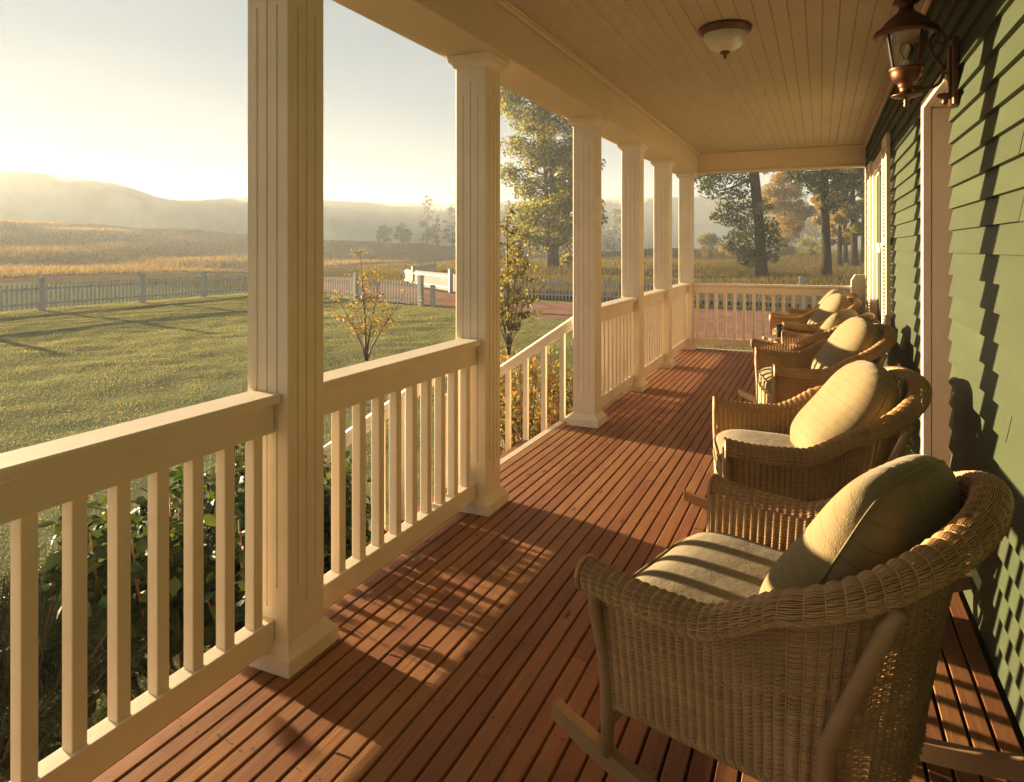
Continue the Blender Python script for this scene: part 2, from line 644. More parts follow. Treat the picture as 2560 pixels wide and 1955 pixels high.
def grid_lines(stops):
    out = []
    for (a, b, s) in stops:
        out.extend(np.arange(a, b, s))
    out.append(stops[-1][1])
    return np.array(out)


gx = grid_lines([(-520, -200, 12), (-200, -50, 3), (-50, -26, 4), (-26, -1.9, .17), (-1.9, 60, 5), (60, 420, 20)])
gy = grid_lines([(-240, -20, 20), (-20, -8, 4), (-8, 30, .25), (30, 40, 2), (40, 160, 3), (160, 420, 12)])
GXm, GYm = np.meshgrid(gx, gy, indexing='ij')
V = np.stack([GXm, GYm, terrain(GXm, GYm)], -1).reshape(-1, 3)
nx_, ny_ = len(gx), len(gy)
idx = np.arange(nx_ * ny_).reshape(nx_, ny_)
F = np.stack([idx[:-1, :-1], idx[1:, :-1], idx[1:, 1:], idx[:-1, 1:]], -1).reshape(-1, 4)
tag(new_obj('ground', np_mesh('ground', V, F, M['ground'], True)), kind='structure')

# hills beyond the field: one continuous ridge line, heights read along the bearing
rng = np.random.default_rng(5)
hu = np.array([-6000, -2500, -900, -500, -150, 0, 70, 150, 250, 330, 393, 430, 480, 620, 740, 820, 940, 1065, 1250, 1500, 1740, 2100, 2600, 4200, 8000])
hv = np.array([600, 590, 545, 500, 448, 430, 428, 440, 453, 466, 497, 501, 500, 493, 494, 500, 506, 513, 505, 496, 492, 500, 520, 560, 590])
HR = 315.0
uu = np.concatenate([np.linspace(-6000, -900, 14)[:-1], np.linspace(-900, 2600, 240), np.linspace(2600, 8000, 14)[1:]])
ridge_v = np.interp(uu, hu, hv)
ridge_v = np.convolve(np.pad(ridge_v, 3, 'edge'), np.ones(7) / 7, 'valid') + rng.normal(0, .5, len(uu))
rows = [(.80, -.30), (.84, .05), (.88, .30), (.92, .62), (.96, .87), (1.0, 1.0), (1.06, .80), (1.15, .3), (1.25, -.2)]
V = []
for j, (rf, hf) in enumerate(rows):
    for i, u in enumerate(uu):
        t = (u - 1280) / FPX
        d = np.array([-SN + t * CS, CS + t * SN]); n_ = np.linalg.norm(d)
        d = d / n_
        top = CAM_H + (HORIZON - ridge_v[i]) / FPX * HR / n_
        wob = 1 + .02 * math.sin(i * .21 + j) + .015 * math.sin(i * .57)
        base = -16
        z = base + (top - base) * hf + (rng.normal(0, .35) if 0 < hf < 1 else 0)
        V.append((d[0] * HR * rf * (wob if hf < .95 else 1), d[1] * HR * rf * (wob if hf < .95 else 1), z))
n_u = len(uu)
idx = np.arange(len(rows) * n_u).reshape(len(rows), n_u)
F = np.stack([idx[:-1, :-1], idx[1:, :-1], idx[1:, 1:], idx[:-1, 1:]], -1).reshape(-1, 4)
tag(new_obj('hills', np_mesh('hills', np.array(V), F, M['hill_cover'], True)), kind='structure')

# gravel drive: sweeps in through the gateway and along past the porch's far end
near = [(26, 15.6), (4, 16.2), (-1, 16.4), (-4, 17.2), (-7.4, 19.6), (-10.5, 21.2), (-14.3, 22.6), (-20, 25.5), (-30, 33), (-46, 52)]
far = [(26, 25.4), (4, 25.4), (-1, 25.4), (-4, 25.4), (-7.4, 25.3), (-10.5, 25.4), (-16.2, 28.6), (-22, 33.4), (-31, 41.5), (-46, 62)]


def resample(p, n):
    p = np.array(p, float)
    d = np.r_[0, np.cumsum(np.linalg.norm(np.diff(p, axis=0), axis=1))]
    # Catmull-like smoothing through cubic interpolation of the index
    t = np.linspace(0, len(p) - 1, n)
    out = np.zeros((n, 2))
    for k in range(2):
        q = np.pad(p[:, k], 1, 'edge')
        i = np.clip(t.astype(int), 0, len(p) - 2); f = t - i
        p0, p1, p2, p3 = q[i], q[i + 1], q[i + 2], q[np.minimum(i + 3, len(q) - 1)]
        out[:, k] = .5 * (2 * p1 + (p2 - p0) * f + (2 * p0 - 5 * p1 + 4 * p2 - p3) * f ** 2 + (3 * p1 - p0 - 3 * p2 + p3) * f ** 3)
    return out


def ribbon(name, a, b, n, m, z, mat, seed=0):
    r = np.random.default_rng(seed)
    a = resample(a, n); b = resample(b, n)
    a += r.normal(0, .05, a.shape); b += r.normal(0, .05, b.shape)
    V = []
    for i in range(n):
        for j in range(m + 1):
            p = a[i] + (b[i] - a[i]) * j / m
            V.append((p[0], p[1], z))
    idx = np.arange(n * (m + 1)).reshape(n, m + 1)
    F = np.stack([idx[:-1, :-1], idx[1:, :-1], idx[1:, 1:], idx[:-1, 1:]], -1).reshape(-1, 4)
    return tag(new_obj(name, np_mesh(name, np.array(V), F, mat)), kind='structure')


ribbon('driveway', near, far, 90, 6, GZ + .012, M['gravel'], 2)
ribbon('dirt_road', [(-49.5, -60), (-49.5, 0), (-49.5, 60), (-49.5, 110), (-48, 170)], [(-53.2, -60), (-53.2, 0), (-53.2, 60), (-53, 110), (-51.5, 170)],
       80, 4, GZ + .02, M['dirt_road'], 3)

# porch shell dimensions
XW = 0.565                 # wall sheathing plane, clapboards stand proud towards -x
XIN, XOUT = -1.648, -1.833  # column faces
COLY = [-1.22, 0.28, 1.80, 3.305, 5.265, 6.755, 8.22, 9.82]
CW = .185
YB = -3.2                  # rear end of the porch, behind the camera
YE = 10.04                 # far end of the deck
ZB, ZC = 2.49, 2.77        # beam underside, ceiling
rnd = random.Random(11)

# deck: joist frame with every board on top
deck = tag(MB().box(-1.93, XW, YB, YE, -.30, -.055).build('porch_deck', M['post_wood']), kind='structure')
MB().box(-1.985, -1.932, YB, YE + .05, -.32, -.002, .003).build('fascia_board', M['cream_paint'], deck)
MB().box(-1.93, XW, YE + .004, YE + .05, -.32, -.003, .003).build('fascia_board', M['cream_paint'], deck)
pitch = .0665
nb = int((XW - .02 + 1.925) / pitch)
for i in range(nb):
    x0 = -1.925 + i * pitch
    y = YB
    first = True
    while y < YE - .02:
        L = rnd.uniform(2.2, 4.4) if not first else rnd.uniform(1.0, 4.4)
        first = False
        y1 = min(y + L, YE)
        if YE - y1 < .5: y1 = YE
        b = MB().box(x0 + rnd.uniform(0, .001), x0 + pitch - .0085, -(y1 - y) / 2 + .0012, (y1 - y) / 2 - .0012, -.028 + rnd.uniform(-.0005, .0005),
                     rnd.uniform(-.0012, .0005), .0028)
        b.build('deck_board', M['deck_wood'], deck, (0, (y + y1) / 2, 0))
        y = y1

# dark screw heads along the joist lines, too small to pick apart
sc_ = MB()
jy = YB + .2
while jy < YE:
    for i in range(nb):
        for dx in (.014, pitch - .0225):
            if rnd.random() < .8:
                cx_, cy_ = -1.925 + i * pitch + dx + rnd.uniform(-.003, .003), jy + rnd.uniform(-.012, .012)
                rr = rnd.uniform(.0028, .0042)
                sc_.add([(cx_ + rr * math.cos(q * math.pi / 3), cy_ + rr * math.sin(q * math.pi / 3), .0009) for q in range(6)], [(0, 1, 2, 3, 4, 5)])
    jy += .406
sc_.build('screw_heads', M['room_dark'], deck)['kind'] = 'stuff'

# ceiling: beadboard strips
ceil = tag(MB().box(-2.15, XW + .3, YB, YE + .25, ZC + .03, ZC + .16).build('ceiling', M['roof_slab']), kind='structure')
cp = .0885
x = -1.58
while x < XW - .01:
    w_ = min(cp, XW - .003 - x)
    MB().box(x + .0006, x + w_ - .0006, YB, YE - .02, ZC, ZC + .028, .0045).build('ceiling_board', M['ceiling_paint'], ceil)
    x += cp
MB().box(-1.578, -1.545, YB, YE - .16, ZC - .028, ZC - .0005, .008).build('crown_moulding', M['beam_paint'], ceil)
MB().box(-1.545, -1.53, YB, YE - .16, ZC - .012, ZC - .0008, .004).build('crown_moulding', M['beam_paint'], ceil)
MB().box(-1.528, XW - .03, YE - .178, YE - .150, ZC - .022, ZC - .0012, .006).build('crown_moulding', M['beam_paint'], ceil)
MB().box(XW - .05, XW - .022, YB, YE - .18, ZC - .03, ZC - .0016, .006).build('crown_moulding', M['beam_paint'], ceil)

# front beam and end beam (boxed)
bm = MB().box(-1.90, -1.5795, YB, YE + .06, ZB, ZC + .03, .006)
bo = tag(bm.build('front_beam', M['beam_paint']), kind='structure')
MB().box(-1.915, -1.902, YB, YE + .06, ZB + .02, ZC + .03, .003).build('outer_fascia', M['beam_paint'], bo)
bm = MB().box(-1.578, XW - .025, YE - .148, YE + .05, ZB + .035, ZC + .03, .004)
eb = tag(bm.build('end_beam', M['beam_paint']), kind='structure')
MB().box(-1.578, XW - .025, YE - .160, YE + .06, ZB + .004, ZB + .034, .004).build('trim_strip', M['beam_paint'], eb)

# ------------------------------------------------------------------ the house wall with every clapboard
house = thing('house', 'green clapboard house wall with white trim along the porch', 'house', (XW, 0, 0))
MB().box(0.0, .05, YB, 3.71, -.02, ZC + .03).box(0.0, .05, 4.47, YE + .06, -.02, ZC + .03).box(0.0, .05, 3.71, 4.47, 2.28, ZC + .03)\
    .box(.05, 3.2, 4.47, YE + .06, -.7, 3.1).box(.25, 3.2, YB, 4.46, -.7, 3.1).build('wall', M['siding'], house)
EXPO = .1
clap_cache = {}


def clapboard(y0, y1, z0, h=EXPO + .009):
    # long runs are pieced from shorter boards with butt joints
    if y1 - y0 > 3.2:
        k = rnd.uniform(1.3, min(3.2, y1 - y0 - .9))
        clapboard(y0, y0 + k - .0004, z0, h)
        clapboard(y0 + k + .0004, y1, z0, h)
        return
    prof = [(0.0, z0 - z0), (-.025, 0.0), (-.0245, .002), (-.0045, h), (0.0, h)]
    n = len(prof)
    L = y1 - y0
    v = [(a, -L / 2, b) for a, b in prof] + [(a, L / 2, b) for a, b in prof]
    f = [(i, (i + 1) % n, n + (i + 1) % n, n + i) for i in range(n)] + [tuple(range(n - 1, -1, -1)), tuple(range(n, 2 * n))]
    MB().add(v, f).build('clapboard', M['siding'], house, (rnd.uniform(-.0012, .0012), (y0 + y1) / 2, z0 + rnd.uniform(-.0015, .0015)), (0, 0, rnd.uniform(-.0004, .0004)))


z = .015
WIN = (6.98, 8.52, .62, 2.36)      # window opening incl. casing
while z < ZC - .03:
    h = min(EXPO + .009, ZC - .002 - z)
    clapboard(YB, 3.705, z, h)
    if z > 2.29: clapboard(3.709, 4.400, z, h)
    if WIN[2] - .1 < z < WIN[3]:
        clapboard(4.475 if z < 2.29 else 4.404, WIN[0] - .005, z, h)
        clapboard(WIN[1] + .005, YE - .01, z, h)
    else:
        clapboard(4.475 if z < 2.29 else 4.404, YE - .01, z, h)
    z += EXPO
MB().box(-.026, .03, YE - .005, YE + .075, 0.0, ZC, .003).build('corner_board', M['cream_paint'], house)
# door recess
MB().box(.002, .20, 4.405, 4.468, 0.0, 2.212, .002).build('door_jamb', M['cream_paint'], house)
MB().box(-.045, -.001, 4.412, 4.472, 0.0, 2.262, .004).build('door_casing', M['cream_paint'], house)
MB().box(-.045, -.001, 3.708, 4.410, 2.214, 2.262, .004).build('door_casing', M['cream_paint'], house)
MB().box(.002, .20, 3.72, 4.403, 2.214, 2.27, .003).build('door_head', M['cream_paint'], house)
MB().box(.004, .03, 3.713, 3.74, 0.0, 2.21, .003).build('door_stop', M['cream_paint'], house)
door = MB().box(.19, .235, 3.715, 4.404, .02, 2.21, .003).build('door', M['dark_door'], house)
MB().box(.178, .188, 3.83, 4.30, .2, .95, .004).box(.178, .188, 3.83, 4.30, 1.1, 2.05, .004).build('door_panel', M['dark_door'], door)
# window with sashes, and louvred shutters each side
w0, w1, wz0, wz1 = WIN
win = MB().box(-.042, 0.03, w0, w0 + .10, wz0, wz1, .004).box(-.042, 0.03, w1 - .10, w1, wz0, wz1, .004)\
    .box(-.044, .03, w0 + .102, w1 - .102, wz1 - .11, wz1, .004).build('window', M['cream_paint'], house)
MB().box(-.07, .03, w0 - .02, w1 + .02, wz0 - .035, wz0 - .002, .004).build('sill', M['cream_paint'], win)
zc_ = (wz0 + wz1 - .11) / 2
for (za, zb, dx) in ((wz0, zc_, .008), (zc_ + .002, wz1 - .112, 0.0)):
    MB().box(-.012 + dx, .02 + dx, w0 + .104, w0 + .15, za, zb, .002).box(-.012 + dx, .02 + dx, w1 - .15, w1 - .104, za, zb, .002)\
        .box(-.013 + dx, .02 + dx, w0 + .152, w1 - .152, za, za + .05, .002).box(-.013 + dx, .02 + dx, w0 + .152, w1 - .152, zb - .045, zb, .002)\
        .build('sash', M['cream_paint'], win)
    MB().box(.006 + dx, .010 + dx, w0 + .15, w1 - .15, za + .05, zb - .045).build('pane', M['window_glass'], win)
slat_me = MB().bar((0, -.165, 0), (0, .165, 0), .030, .006, (.6, 0, .8)).mesh('slat', M['cream_paint'])
for (sy0, sy1) in ((w0 - .47, w0 - .03), (w1 + .03, w1 + .47)):
    yc = (sy0 + sy1) / 2
    sh = MB().box(-.062, -.028, sy0, sy0 + .05, wz0 - .05, wz1 + .04, .003).box(-.062, -.028, sy1 - .05, sy1, wz0 - .05, wz1 + .04, .003)\
        .box(-.061, -.029, sy0 + .051, sy1 - .051, wz0 - .05, wz0 + .04, .003).box(-.061, -.029, sy0 + .051, sy1 - .051, wz1 - .05, wz1 + .04, .003)\
        .box(-.061, -.029, sy0 + .051, sy1 - .051, 1.46, 1.53, .003).build('shutter', M['cream_paint'], house)
    zz = wz0 + .06
    while zz < wz1 - .06:
        if not 1.44 < zz < 1.55:
            new_obj('slat', slat_me, sh, (-.045, yc, zz))
        zz += .034

# ------------------------------------------------------------------ columns
def notched(depth_for):
    """square cross section with V grooves cut where depth_for[k] is true (three per face)"""
    s = CW / 2
    fr = (-.045, 0.0, .045)
    gw = .004
    pts = []
    for face in range(4):
        line = [(-s + .003, -s)]
        for k, fpos in enumerate(fr):
            if depth_for[k]:
                line += [(fpos - gw, -s), (fpos - gw * .5, -s + .0045), (fpos + gw * .5, -s + .0045), (fpos + gw, -s)]
        line.append((s - .003, -s))
        a = face * math.pi / 2
        for (x_, y_) in line:
            pts.append((x_ * math.cos(a) - y_ * math.sin(a), x_ * math.sin(a) + y_ * math.cos(a)))
    return pts


plain, mid, full = notched((0, 0, 0)), notched((0, 1, 0)), notched((1, 1, 1))
sh_ = MB()
for (prof, za, zb, caps) in ((plain, .075, .20, True), (mid, .20, .27, False), (full, .27, 2.27, False), (mid, 2.27, 2.345, False), (plain, 2.345, 2.44, True)):
    sh_.prism(prof, za, zb, caps, caps)
shaft_me = sh_.mesh('shaft', M['cream_paint'])


def sq_steps(steps):
    mb = MB()
    v = []; f = []
    for h_, z_ in steps:
        v += [(-h_, -h_, z_), (h_, -h_, z_), (h_, h_, z_), (-h_, h_, z_)]
    for i in range(len(steps) - 1):
        for k in range(4):
            f.append((i * 4 + k, i * 4 + (k + 1) % 4, (i + 1) * 4 + (k + 1) % 4, (i + 1) * 4 + k))
    f.append((3, 2, 1, 0)); n = (len(steps) - 1) * 4
    f.append((n, n + 1, n + 2, n + 3))
    return mb.add(v, f)


h = CW / 2
plinth_me = sq_steps([(h + .036, .001), (h + .037, .052), (h + .034, .058), (h + .022, .066), (h + .012, .082), (h + .004, .094), (h - .004, .096)]).mesh('plinth', M['cream_paint'])
cap_me = sq_steps([(h - .004, 2.420), (h + .008, 2.424), (h + .012, 2.436), (h + .020, 2.446), (h + .030, 2.452), (h + .033, 2.470), (h + .036, 2.4885), (h, 2.4888)]).mesh('capital', M['cream_paint'])
where = ['fluted cream column behind the camera', 'fluted cream column out of sight beside the camera', 'large fluted cream column standing closest, at full picture height',
         'fluted cream column at the near side of the stair opening', 'fluted cream column at the far side of the stair opening',
         'fourth fluted column from the stairs end, between the two middle short railings', 'fluted column one bay before the far corner column',
         'fluted cream corner column where front and end railings meet']
where[5] = 'fluted cream column next beyond the one with the far stair handrail'
for i, cy in enumerate(COLY):
    if i == 0: continue            # nothing of it shows
    c = thing('porch_column', where[i], 'column', ((XIN + XOUT) / 2, cy + CW / 2, 0), 0, 'fluted columns along the porch')
    new_obj('shaft', shaft_me, c)
    new_obj('plinth', plinth_me, c)
    new_obj('capital', cap_me, c)

# ------------------------------------------------------------------ railings
RX = -1.7405
bal_me = MB().box(-.0205, .0205, -.0205, .0205, .1565, .806, .002).mesh('baluster', M['cream_paint'])


def railing(label, y0, y1, pitch_=.126, phase=None):
    L = y1 - y0
    r = thing('porch_railing', label, 'railing', (RX, (y0 + y1) / 2, 0), 0, 'cream baluster railings of the porch')
    MB().box(-.0675, .0675, -L / 2 + .001, L / 2 - .001, .906, .940, .005).build('cap_rail', M['cream_paint'], r)
    MB().box(-.028, .036, -L / 2 + .001, L / 2 - .001, .803, .905, .003).build('top_rail', M['cream_paint'], r)
    MB().box(-.03, .034, -L / 2 + .001, L / 2 - .001, .066, .160, .003).build('bottom_rail', M['cream_paint'], r)
    n = int(round(L / pitch_)) - 0
    for k in range(n):
        yy = -L / 2 + (k + .5) * L / n
        new_obj('baluster', bal_me, r, (0, yy, 0))
    return r


rl = ['cream railing with square balusters ending at the closest column', None, None, None, None]
railing('cream railing at the picture edge with wide gaps, before the closest column', COLY[1] + CW, COLY[2])
railing('cream railing between the closest column and the stair opening', COLY[2] + CW, COLY[3])
railing('short cream railing just beyond the stair opening', COLY[4] + CW, COLY[5])
railing('short cream railing second beyond the stair opening', COLY[5] + CW, COLY[6])
railing('short cream railing that runs into the far corner column', COLY[6] + CW, COLY[7])
# end railing, running across to the house
x0, x1 = XIN, .365
L = x1 - x0
er = thing('end_railing', 'cream railing across the far end of the porch', 'railing', ((x0 + x1) / 2, COLY[7] + CW / 2, 0), 0, 'cream baluster railings of the porch')
MB().box(-L / 2 + .001, L / 2 - .001, -.0675, .0675, .906, .940, .005).build('cap_rail', M['cream_paint'], er)
MB().box(-L / 2 + .001, L / 2 - .001, -.032, .032, .803, .905, .003).build('top_rail', M['cream_paint'], er)
MB().box(-L / 2 + .001, L / 2 - .001, -.032, .032, .076, .170, .003).build('bottom_rail', M['cream_paint'], er)
n = 16
for k in range(n):
    new_obj('baluster', bal_me, er, (-L / 2 + (k + .5) * L / n, 0, .004))
nw = thing('newel_post', 'stout cream post with chamfered top where end railing meets house', 'post', (.44, COLY[7] + CW / 2 - .02, 0))
v = [(-.072, -.09, 0), (.09, -.09, 0), (.09, .09, 0), (-.072, .09, 0), (-.072, -.09, 1.02), (.09, -.09, 1.02), (.09, .09, 1.02), (-.072, .09, 1.02),
     (-.03, -.088, 1.09), (.085, -.088, 1.09), (.085, .088, 1.09), (-.03, .088, 1.09)]
MB().add(v, [(0, 3, 2, 1), (0, 1, 5, 4), (1, 2, 6, 5), (2, 3, 7, 6), (3, 0, 4, 7), (4, 5, 9, 8), (5, 6, 10, 9), (6, 7, 11, 10), (7, 4, 8, 11), (8, 9, 10, 11)]).build('post_body', M['cream_paint'], nw)

# ------------------------------------------------------------------ stairs with a sloping handrail each side
st = thing('porch_steps', 'cream wooden steps leading down from the stair opening to the lawn', 'steps', (-1.99, (COLY[3] + COLY[4] + CW) / 2, GZ))
sw = (COLY[4] - COLY[3] - CW) / 2 + .05
for k in range(4):
    zt = -.19 * (k + 1) - GZ
    if zt < .02: break
    MB().box(-.28 * (k + 1) - .02, -.28 * k - .002, -sw, sw, zt - .035, zt, .004).build('tread', M['deck_wood'], st)
    MB().box(-.28 * (k + 1) + .01, -.28 * (k + 1) + .03, -sw + .01, sw - .01, zt - .19 if zt > .19 else 0.0, zt - .037).build('riser', M['cream_paint'], st)


def handrail(label, yy):
    r = thing('stair_handrail', label, 'handrail', (-1.835, yy, 0), 0, 'sloping handrails of the porch stairs')
    slope = -.683
    top0 = .865
    X1 = -1.20
    p0 = np.array([0.0, 0, top0]); p1 = np.array([X1, 0, top0 + slope * -X1])
    mb = MB()
    # moulded grip: a round over a flat batten
    mb.tube([p0 - (0, 0, .012), p1 - (0, 0, .012)], .030, 12)
    mb.build('grip', M['cream_paint'], r, smooth_=False)
    MB().bar(p0 - (0, 0, .055), p1 - (0, 0, .055), .045, .035).build('batten', M['cream_paint'], r)
    MB().bar((0.0, 0, .03), (X1, 0, .03 + slope * -X1), .045, .09).build('stringer', M['cream_paint'], r)
    k = 0
    xx = -.115
    while xx > X1 + .04:
        zt = top0 + slope * -xx - .06
        zb = .03 + slope * -xx + .03
        MB().box(-.02, .02, -.02, .02, 0, zt - zb, .002).build('baluster', M['cream_paint'], r, (xx, 0, zb))
        xx -= .165
    MB().box(-.05, .05, -.05, .05, GZ, top0 + slope * -X1 + .05, .004).box(-.06, .06, -.06, .06, top0 + slope * -X1 + .051, top0 + slope * -X1 + .075, .004)\
        .build('newel', M['cream_paint'], r, (X1 - .04, 0, 0))
    return r


handrail('sloping cream handrail with balusters rising to the column beyond the stairs', COLY[4] + CW / 2 - .02)
handrail('sloping handrail glimpsed between the balusters of the railing before the stairs', COLY[3] + CW - .02)

# ------------------------------------------------------------------ wicker rocking chairs
def strands(rows_pts, radius, sides=3):
    """rows_pts: list of (n,3) polylines -> one vertex and one face array of thin tubes"""
    VV = []; FF = []; base = 0
    for P, Nrm in rows_pts:
        n = len(P)
        T = np.gradient(P, axis=0); T /= np.linalg.norm(T, axis=1)[:, None] + 1e-12
        B = np.cross(T, Nrm); B /= np.linalg.norm(B, axis=1)[:, None] + 1e-12
        N2 = np.cross(B, T)
        ring = []
        for k in range(sides):
            w = 2 * math.pi * k / sides + math.pi / 2
            ring.append(P + radius * (B * math.cos(w) + N2 * math.sin(w)))
        R = np.stack(ring, 1).reshape(-1, 3)
        i = np.arange(n - 1)[:, None] * sides; k = np.arange(sides)[None, :]; k2 = (k + 1) % sides
        f = np.stack([i + k, i + k2, i + sides + k2, i + sides + k], -1).reshape(-1, 4) + base
        VV.append(R); FF.append(f); base += len(R)
    return np.concatenate(VV), np.concatenate(FF)


A_R, A_B = .375, .325           # half widths at rim and base
S1 = .27                        # share of the path that is straight arm


def upath(s, a, xf, xm, xb):
    s = np.asarray(s, float)
    x = np.zeros_like(s); y = np.zeros_like(s); nx = np.zeros_like(s); ny = np.zeros_like(s)
    L_ = s < S1; R_ = s > 1 - S1; C_ = ~(L_ | R_)
    f = s / S1
    x[L_] = xf + (xm - xf) * f[L_]; y[L_] = a; ny[L_] = 1
    f = (1 - s) / S1
    x[R_] = xf + (xm - xf) * f[R_]; y[R_] = -a; ny[R_] = -1
    ph = (s - S1) / (1 - 2 * S1) * math.pi
    ex = 2 / 2.5
    cx_, sx_ = np.cos(ph), np.sin(ph)
    px_ = np.sign(sx_) * np.abs(sx_) ** ex; py_ = np.sign(cx_) * np.abs(cx_) ** ex
    x[C_] = xm - (xm - xb) * px_[C_]; y[C_] = a * py_[C_]
    nn = np.stack([-px_ * a, py_ * (xm - xb)], -1); nn /= np.linalg.norm(nn, axis=1)[:, None] + 1e-9
    nx[C_] = nn[C_, 0]; ny[C_] = nn[C_, 1]
    return x, y, nx, ny


def rim_z(s):
    ph = np.clip((np.asarray(s, float) - .17) / .66, 0, 1) * math.pi
    tip = np.clip((np.abs(np.asarray(s, float) - .5) - .38) / .12, 0, 1)
    return .585 + .265 * np.sin(ph) ** 1.35 + .022 * tip ** 2


ZBASE = .235
RR = .040                       # roll radius
Q_PANEL = .76


def shell(s, q):
    """point and outward normal of the woven shell; s along the U, q from foot to the end of the roll"""
    s = np.asarray(s, float); q = np.broadcast_to(np.asarray(q, float), s.shape)
    xb, yb, nbx, nby = upath(s, A_B, .415, -.06, -.285)
    xr, yr, nrx, nry = upath(s, A_R, .425, -.08, -.395)
    zr = rim_z(s)
    t = np.clip(q / Q_PANEL, 0, 1)
    e = t ** 1.15
    X = xb + (xr - xb) * e; Y = yb + (yr - yb) * e
    Z = ZBASE + (zr - ZBASE) * t
    NX, NY, NZ = nrx.copy(), nry.copy(), np.full_like(X, -.12)
    roll = q > Q_PANEL
    a = math.pi - (q - Q_PANEL) / (1 - Q_PANEL) * math.radians(215)
    flat = .62 + .38 * np.abs(np.sin(a))
    ox = RR * (1 + np.cos(a)); oz = RR * .85 * np.sin(a)
    X = np.where(roll, X + nrx * ox, X); Y = np.where(roll, Y + nry * ox, Y); Z = np.where(roll, Z + oz, Z)
    NX = np.where(roll, nrx * np.cos(a), NX); NY = np.where(roll, nry * np.cos(a), NY); NZ = np.where(roll, np.sin(a), NZ)
    P = np.stack([X, Y, Z], -1); N = np.stack([NX, NY, NZ], -1)
    N /= np.linalg.norm(N, axis=1)[:, None] + 1e-9
    return P, N


NST = 74
lines = []
sv = np.linspace(0.002, .998, NST * 4 + 1)
panel_rows = np.linspace(.012, Q_PANEL - .012, 108)
roll_rows = np.linspace(Q_PANEL, 1.0, 34)
rib = np.abs(np.sin(sv * NST * math.pi))
for k, q in enumerate(np.r_[panel_rows, roll_rows]):
    P, N = shell(sv, q)
    amp = .0092 if q < Q_PANEL else .0066
    P = P + N * ((rib - .35) * amp)[:, None]
    P[:, 2] += .0008 * np.sin(sv * 170 + k * 2.1)
    lines.append((P, N))
Vw, Fw = strands(lines, .0026, 3)
stakes = []
qv = np.linspace(0, 1.0, 30)
for k in range(NST + 1):
    s = np.full(len(qv), .002 + .996 * k / NST)
    P, N = shell(s, qv)
    stakes.append((P + N * .001, N))
Vs, Fs = strands(stakes, .0023, 4)
shell_me = np_mesh('wicker_shell', np.concatenate([Vw, Vs]), np.concatenate([Fw, Fs + len(Vw)]), M['wicker'], True)

# twisted braids along foot, seat line and rim edge
def braid(fn, n, r, off, turns):
    sv_ = np.linspace(0, 1, n)
    out = []
    for ph in (0, math.pi * 2 / 3, math.pi * 4 / 3):
        P, N = fn(sv_)
        T = np.gradient(P, axis=0); T /= np.linalg.norm(T, axis=1)[:, None]
        B = np.cross(T, N)
        w = sv_ * turns * 2 * math.pi + ph
        out.append((P + off * (N * np.cos(w)[:, None] + B * np.sin(w)[:, None]), N))
    return strands(out, r, 5)


Vb, Fb = braid(lambda s: shell(.004 + .992 * s, 0.0), 420, .0055, .006, 46)
Vc, Fc = braid(lambda s: shell(.004 + .992 * s, .40), 420, .0035, .004, 46)
braid_me = np_mesh('braid', np.concatenate([Vb, Vc]), np.concatenate([Fb, Fc + len(Vb)]), M['wicker'], True)
Vd, Fd = braid(lambda s: shell(.003 + .994 * s, 1.0), 420, .0040, .0045, 46)
edge_me = np_mesh('rim_braid', Vd, Fd, M['wicker'], True)


# front apron under the seat
def apron(s, q):
    y = .30 - .60 * s; z = ZBASE + .155 * q - .0 * s
    x = np.full_like(y, .425) + .02 * np.sin(s * math.pi)
    return np.stack([x, y, z], -1), np.tile(np.array([[1.0, 0, 0]]), (len(s), 1))


sa = np.linspace(0, 1, 24 * 4 + 1)
ra = np.abs(np.sin(sa * 24 * math.pi))
la = []
for q in np.linspace(0, 1, 26):
    P, N = apron(sa, np.full_like(sa, q))
    la.append((P + N * ((ra - .35) * .006)[:, None], N))
for k in range(25):
    P, N = apron(np.full(6, k / 24), np.linspace(0, 1, 6))
    la.append((P, N))
Va, Fa = strands(la, .0028, 3)
apron_me = np_mesh('apron', Va, Fa, M['wicker'], True)

# the end of each arm roll: a coiled disc
tip_mes = []
for sgn in (1, -1):
    tip = MB()
    xr = .427
    cy = sgn * (A_R + RR)
    zc = float(rim_z(np.array([0.0]))[0])
    for r_ in (.010, .022, .034, .045):
        ang = np.linspace(0, 2 * math.pi, 22)
        tip.tube(np.stack([np.full(22, xr + .004), cy + r_ * np.cos(ang), zc + r_ * .85 * np.sin(ang)], -1), .0065, 5, False)
    tip_mes.append(tip.mesh('arm_tip', M['wicker'], True))

wrap_l = MB()
post_mes = []
for sgn in (1, -1):
    y_r, y_b = sgn * (A_R + .012), sgn * (A_B + .005)
    mb = MB().tube([(.425, y_r, .60), (.424, y_r * .985, .5), (.420, y_b * 1.03, .36), (.418, y_b, .24), (.417, y_b, .10)], .0185, 10)
    rings = []
    post_mes.append(mb.mesh('front_leg', M['wrapped_cane'], True))
rear_mes = []
for sgn in (1, -1):
    mb = MB().tube([(-.315, sgn * .388, .735), (-.29, sgn * .388, .69), (-.17, sgn * .368, .40), (-.155, sgn * .345, .28), (-.15, sgn * .325, .065)], .0195, 10)
    rear_mes.append(mb.mesh('rear_leg', M['rocker_wood'], True))


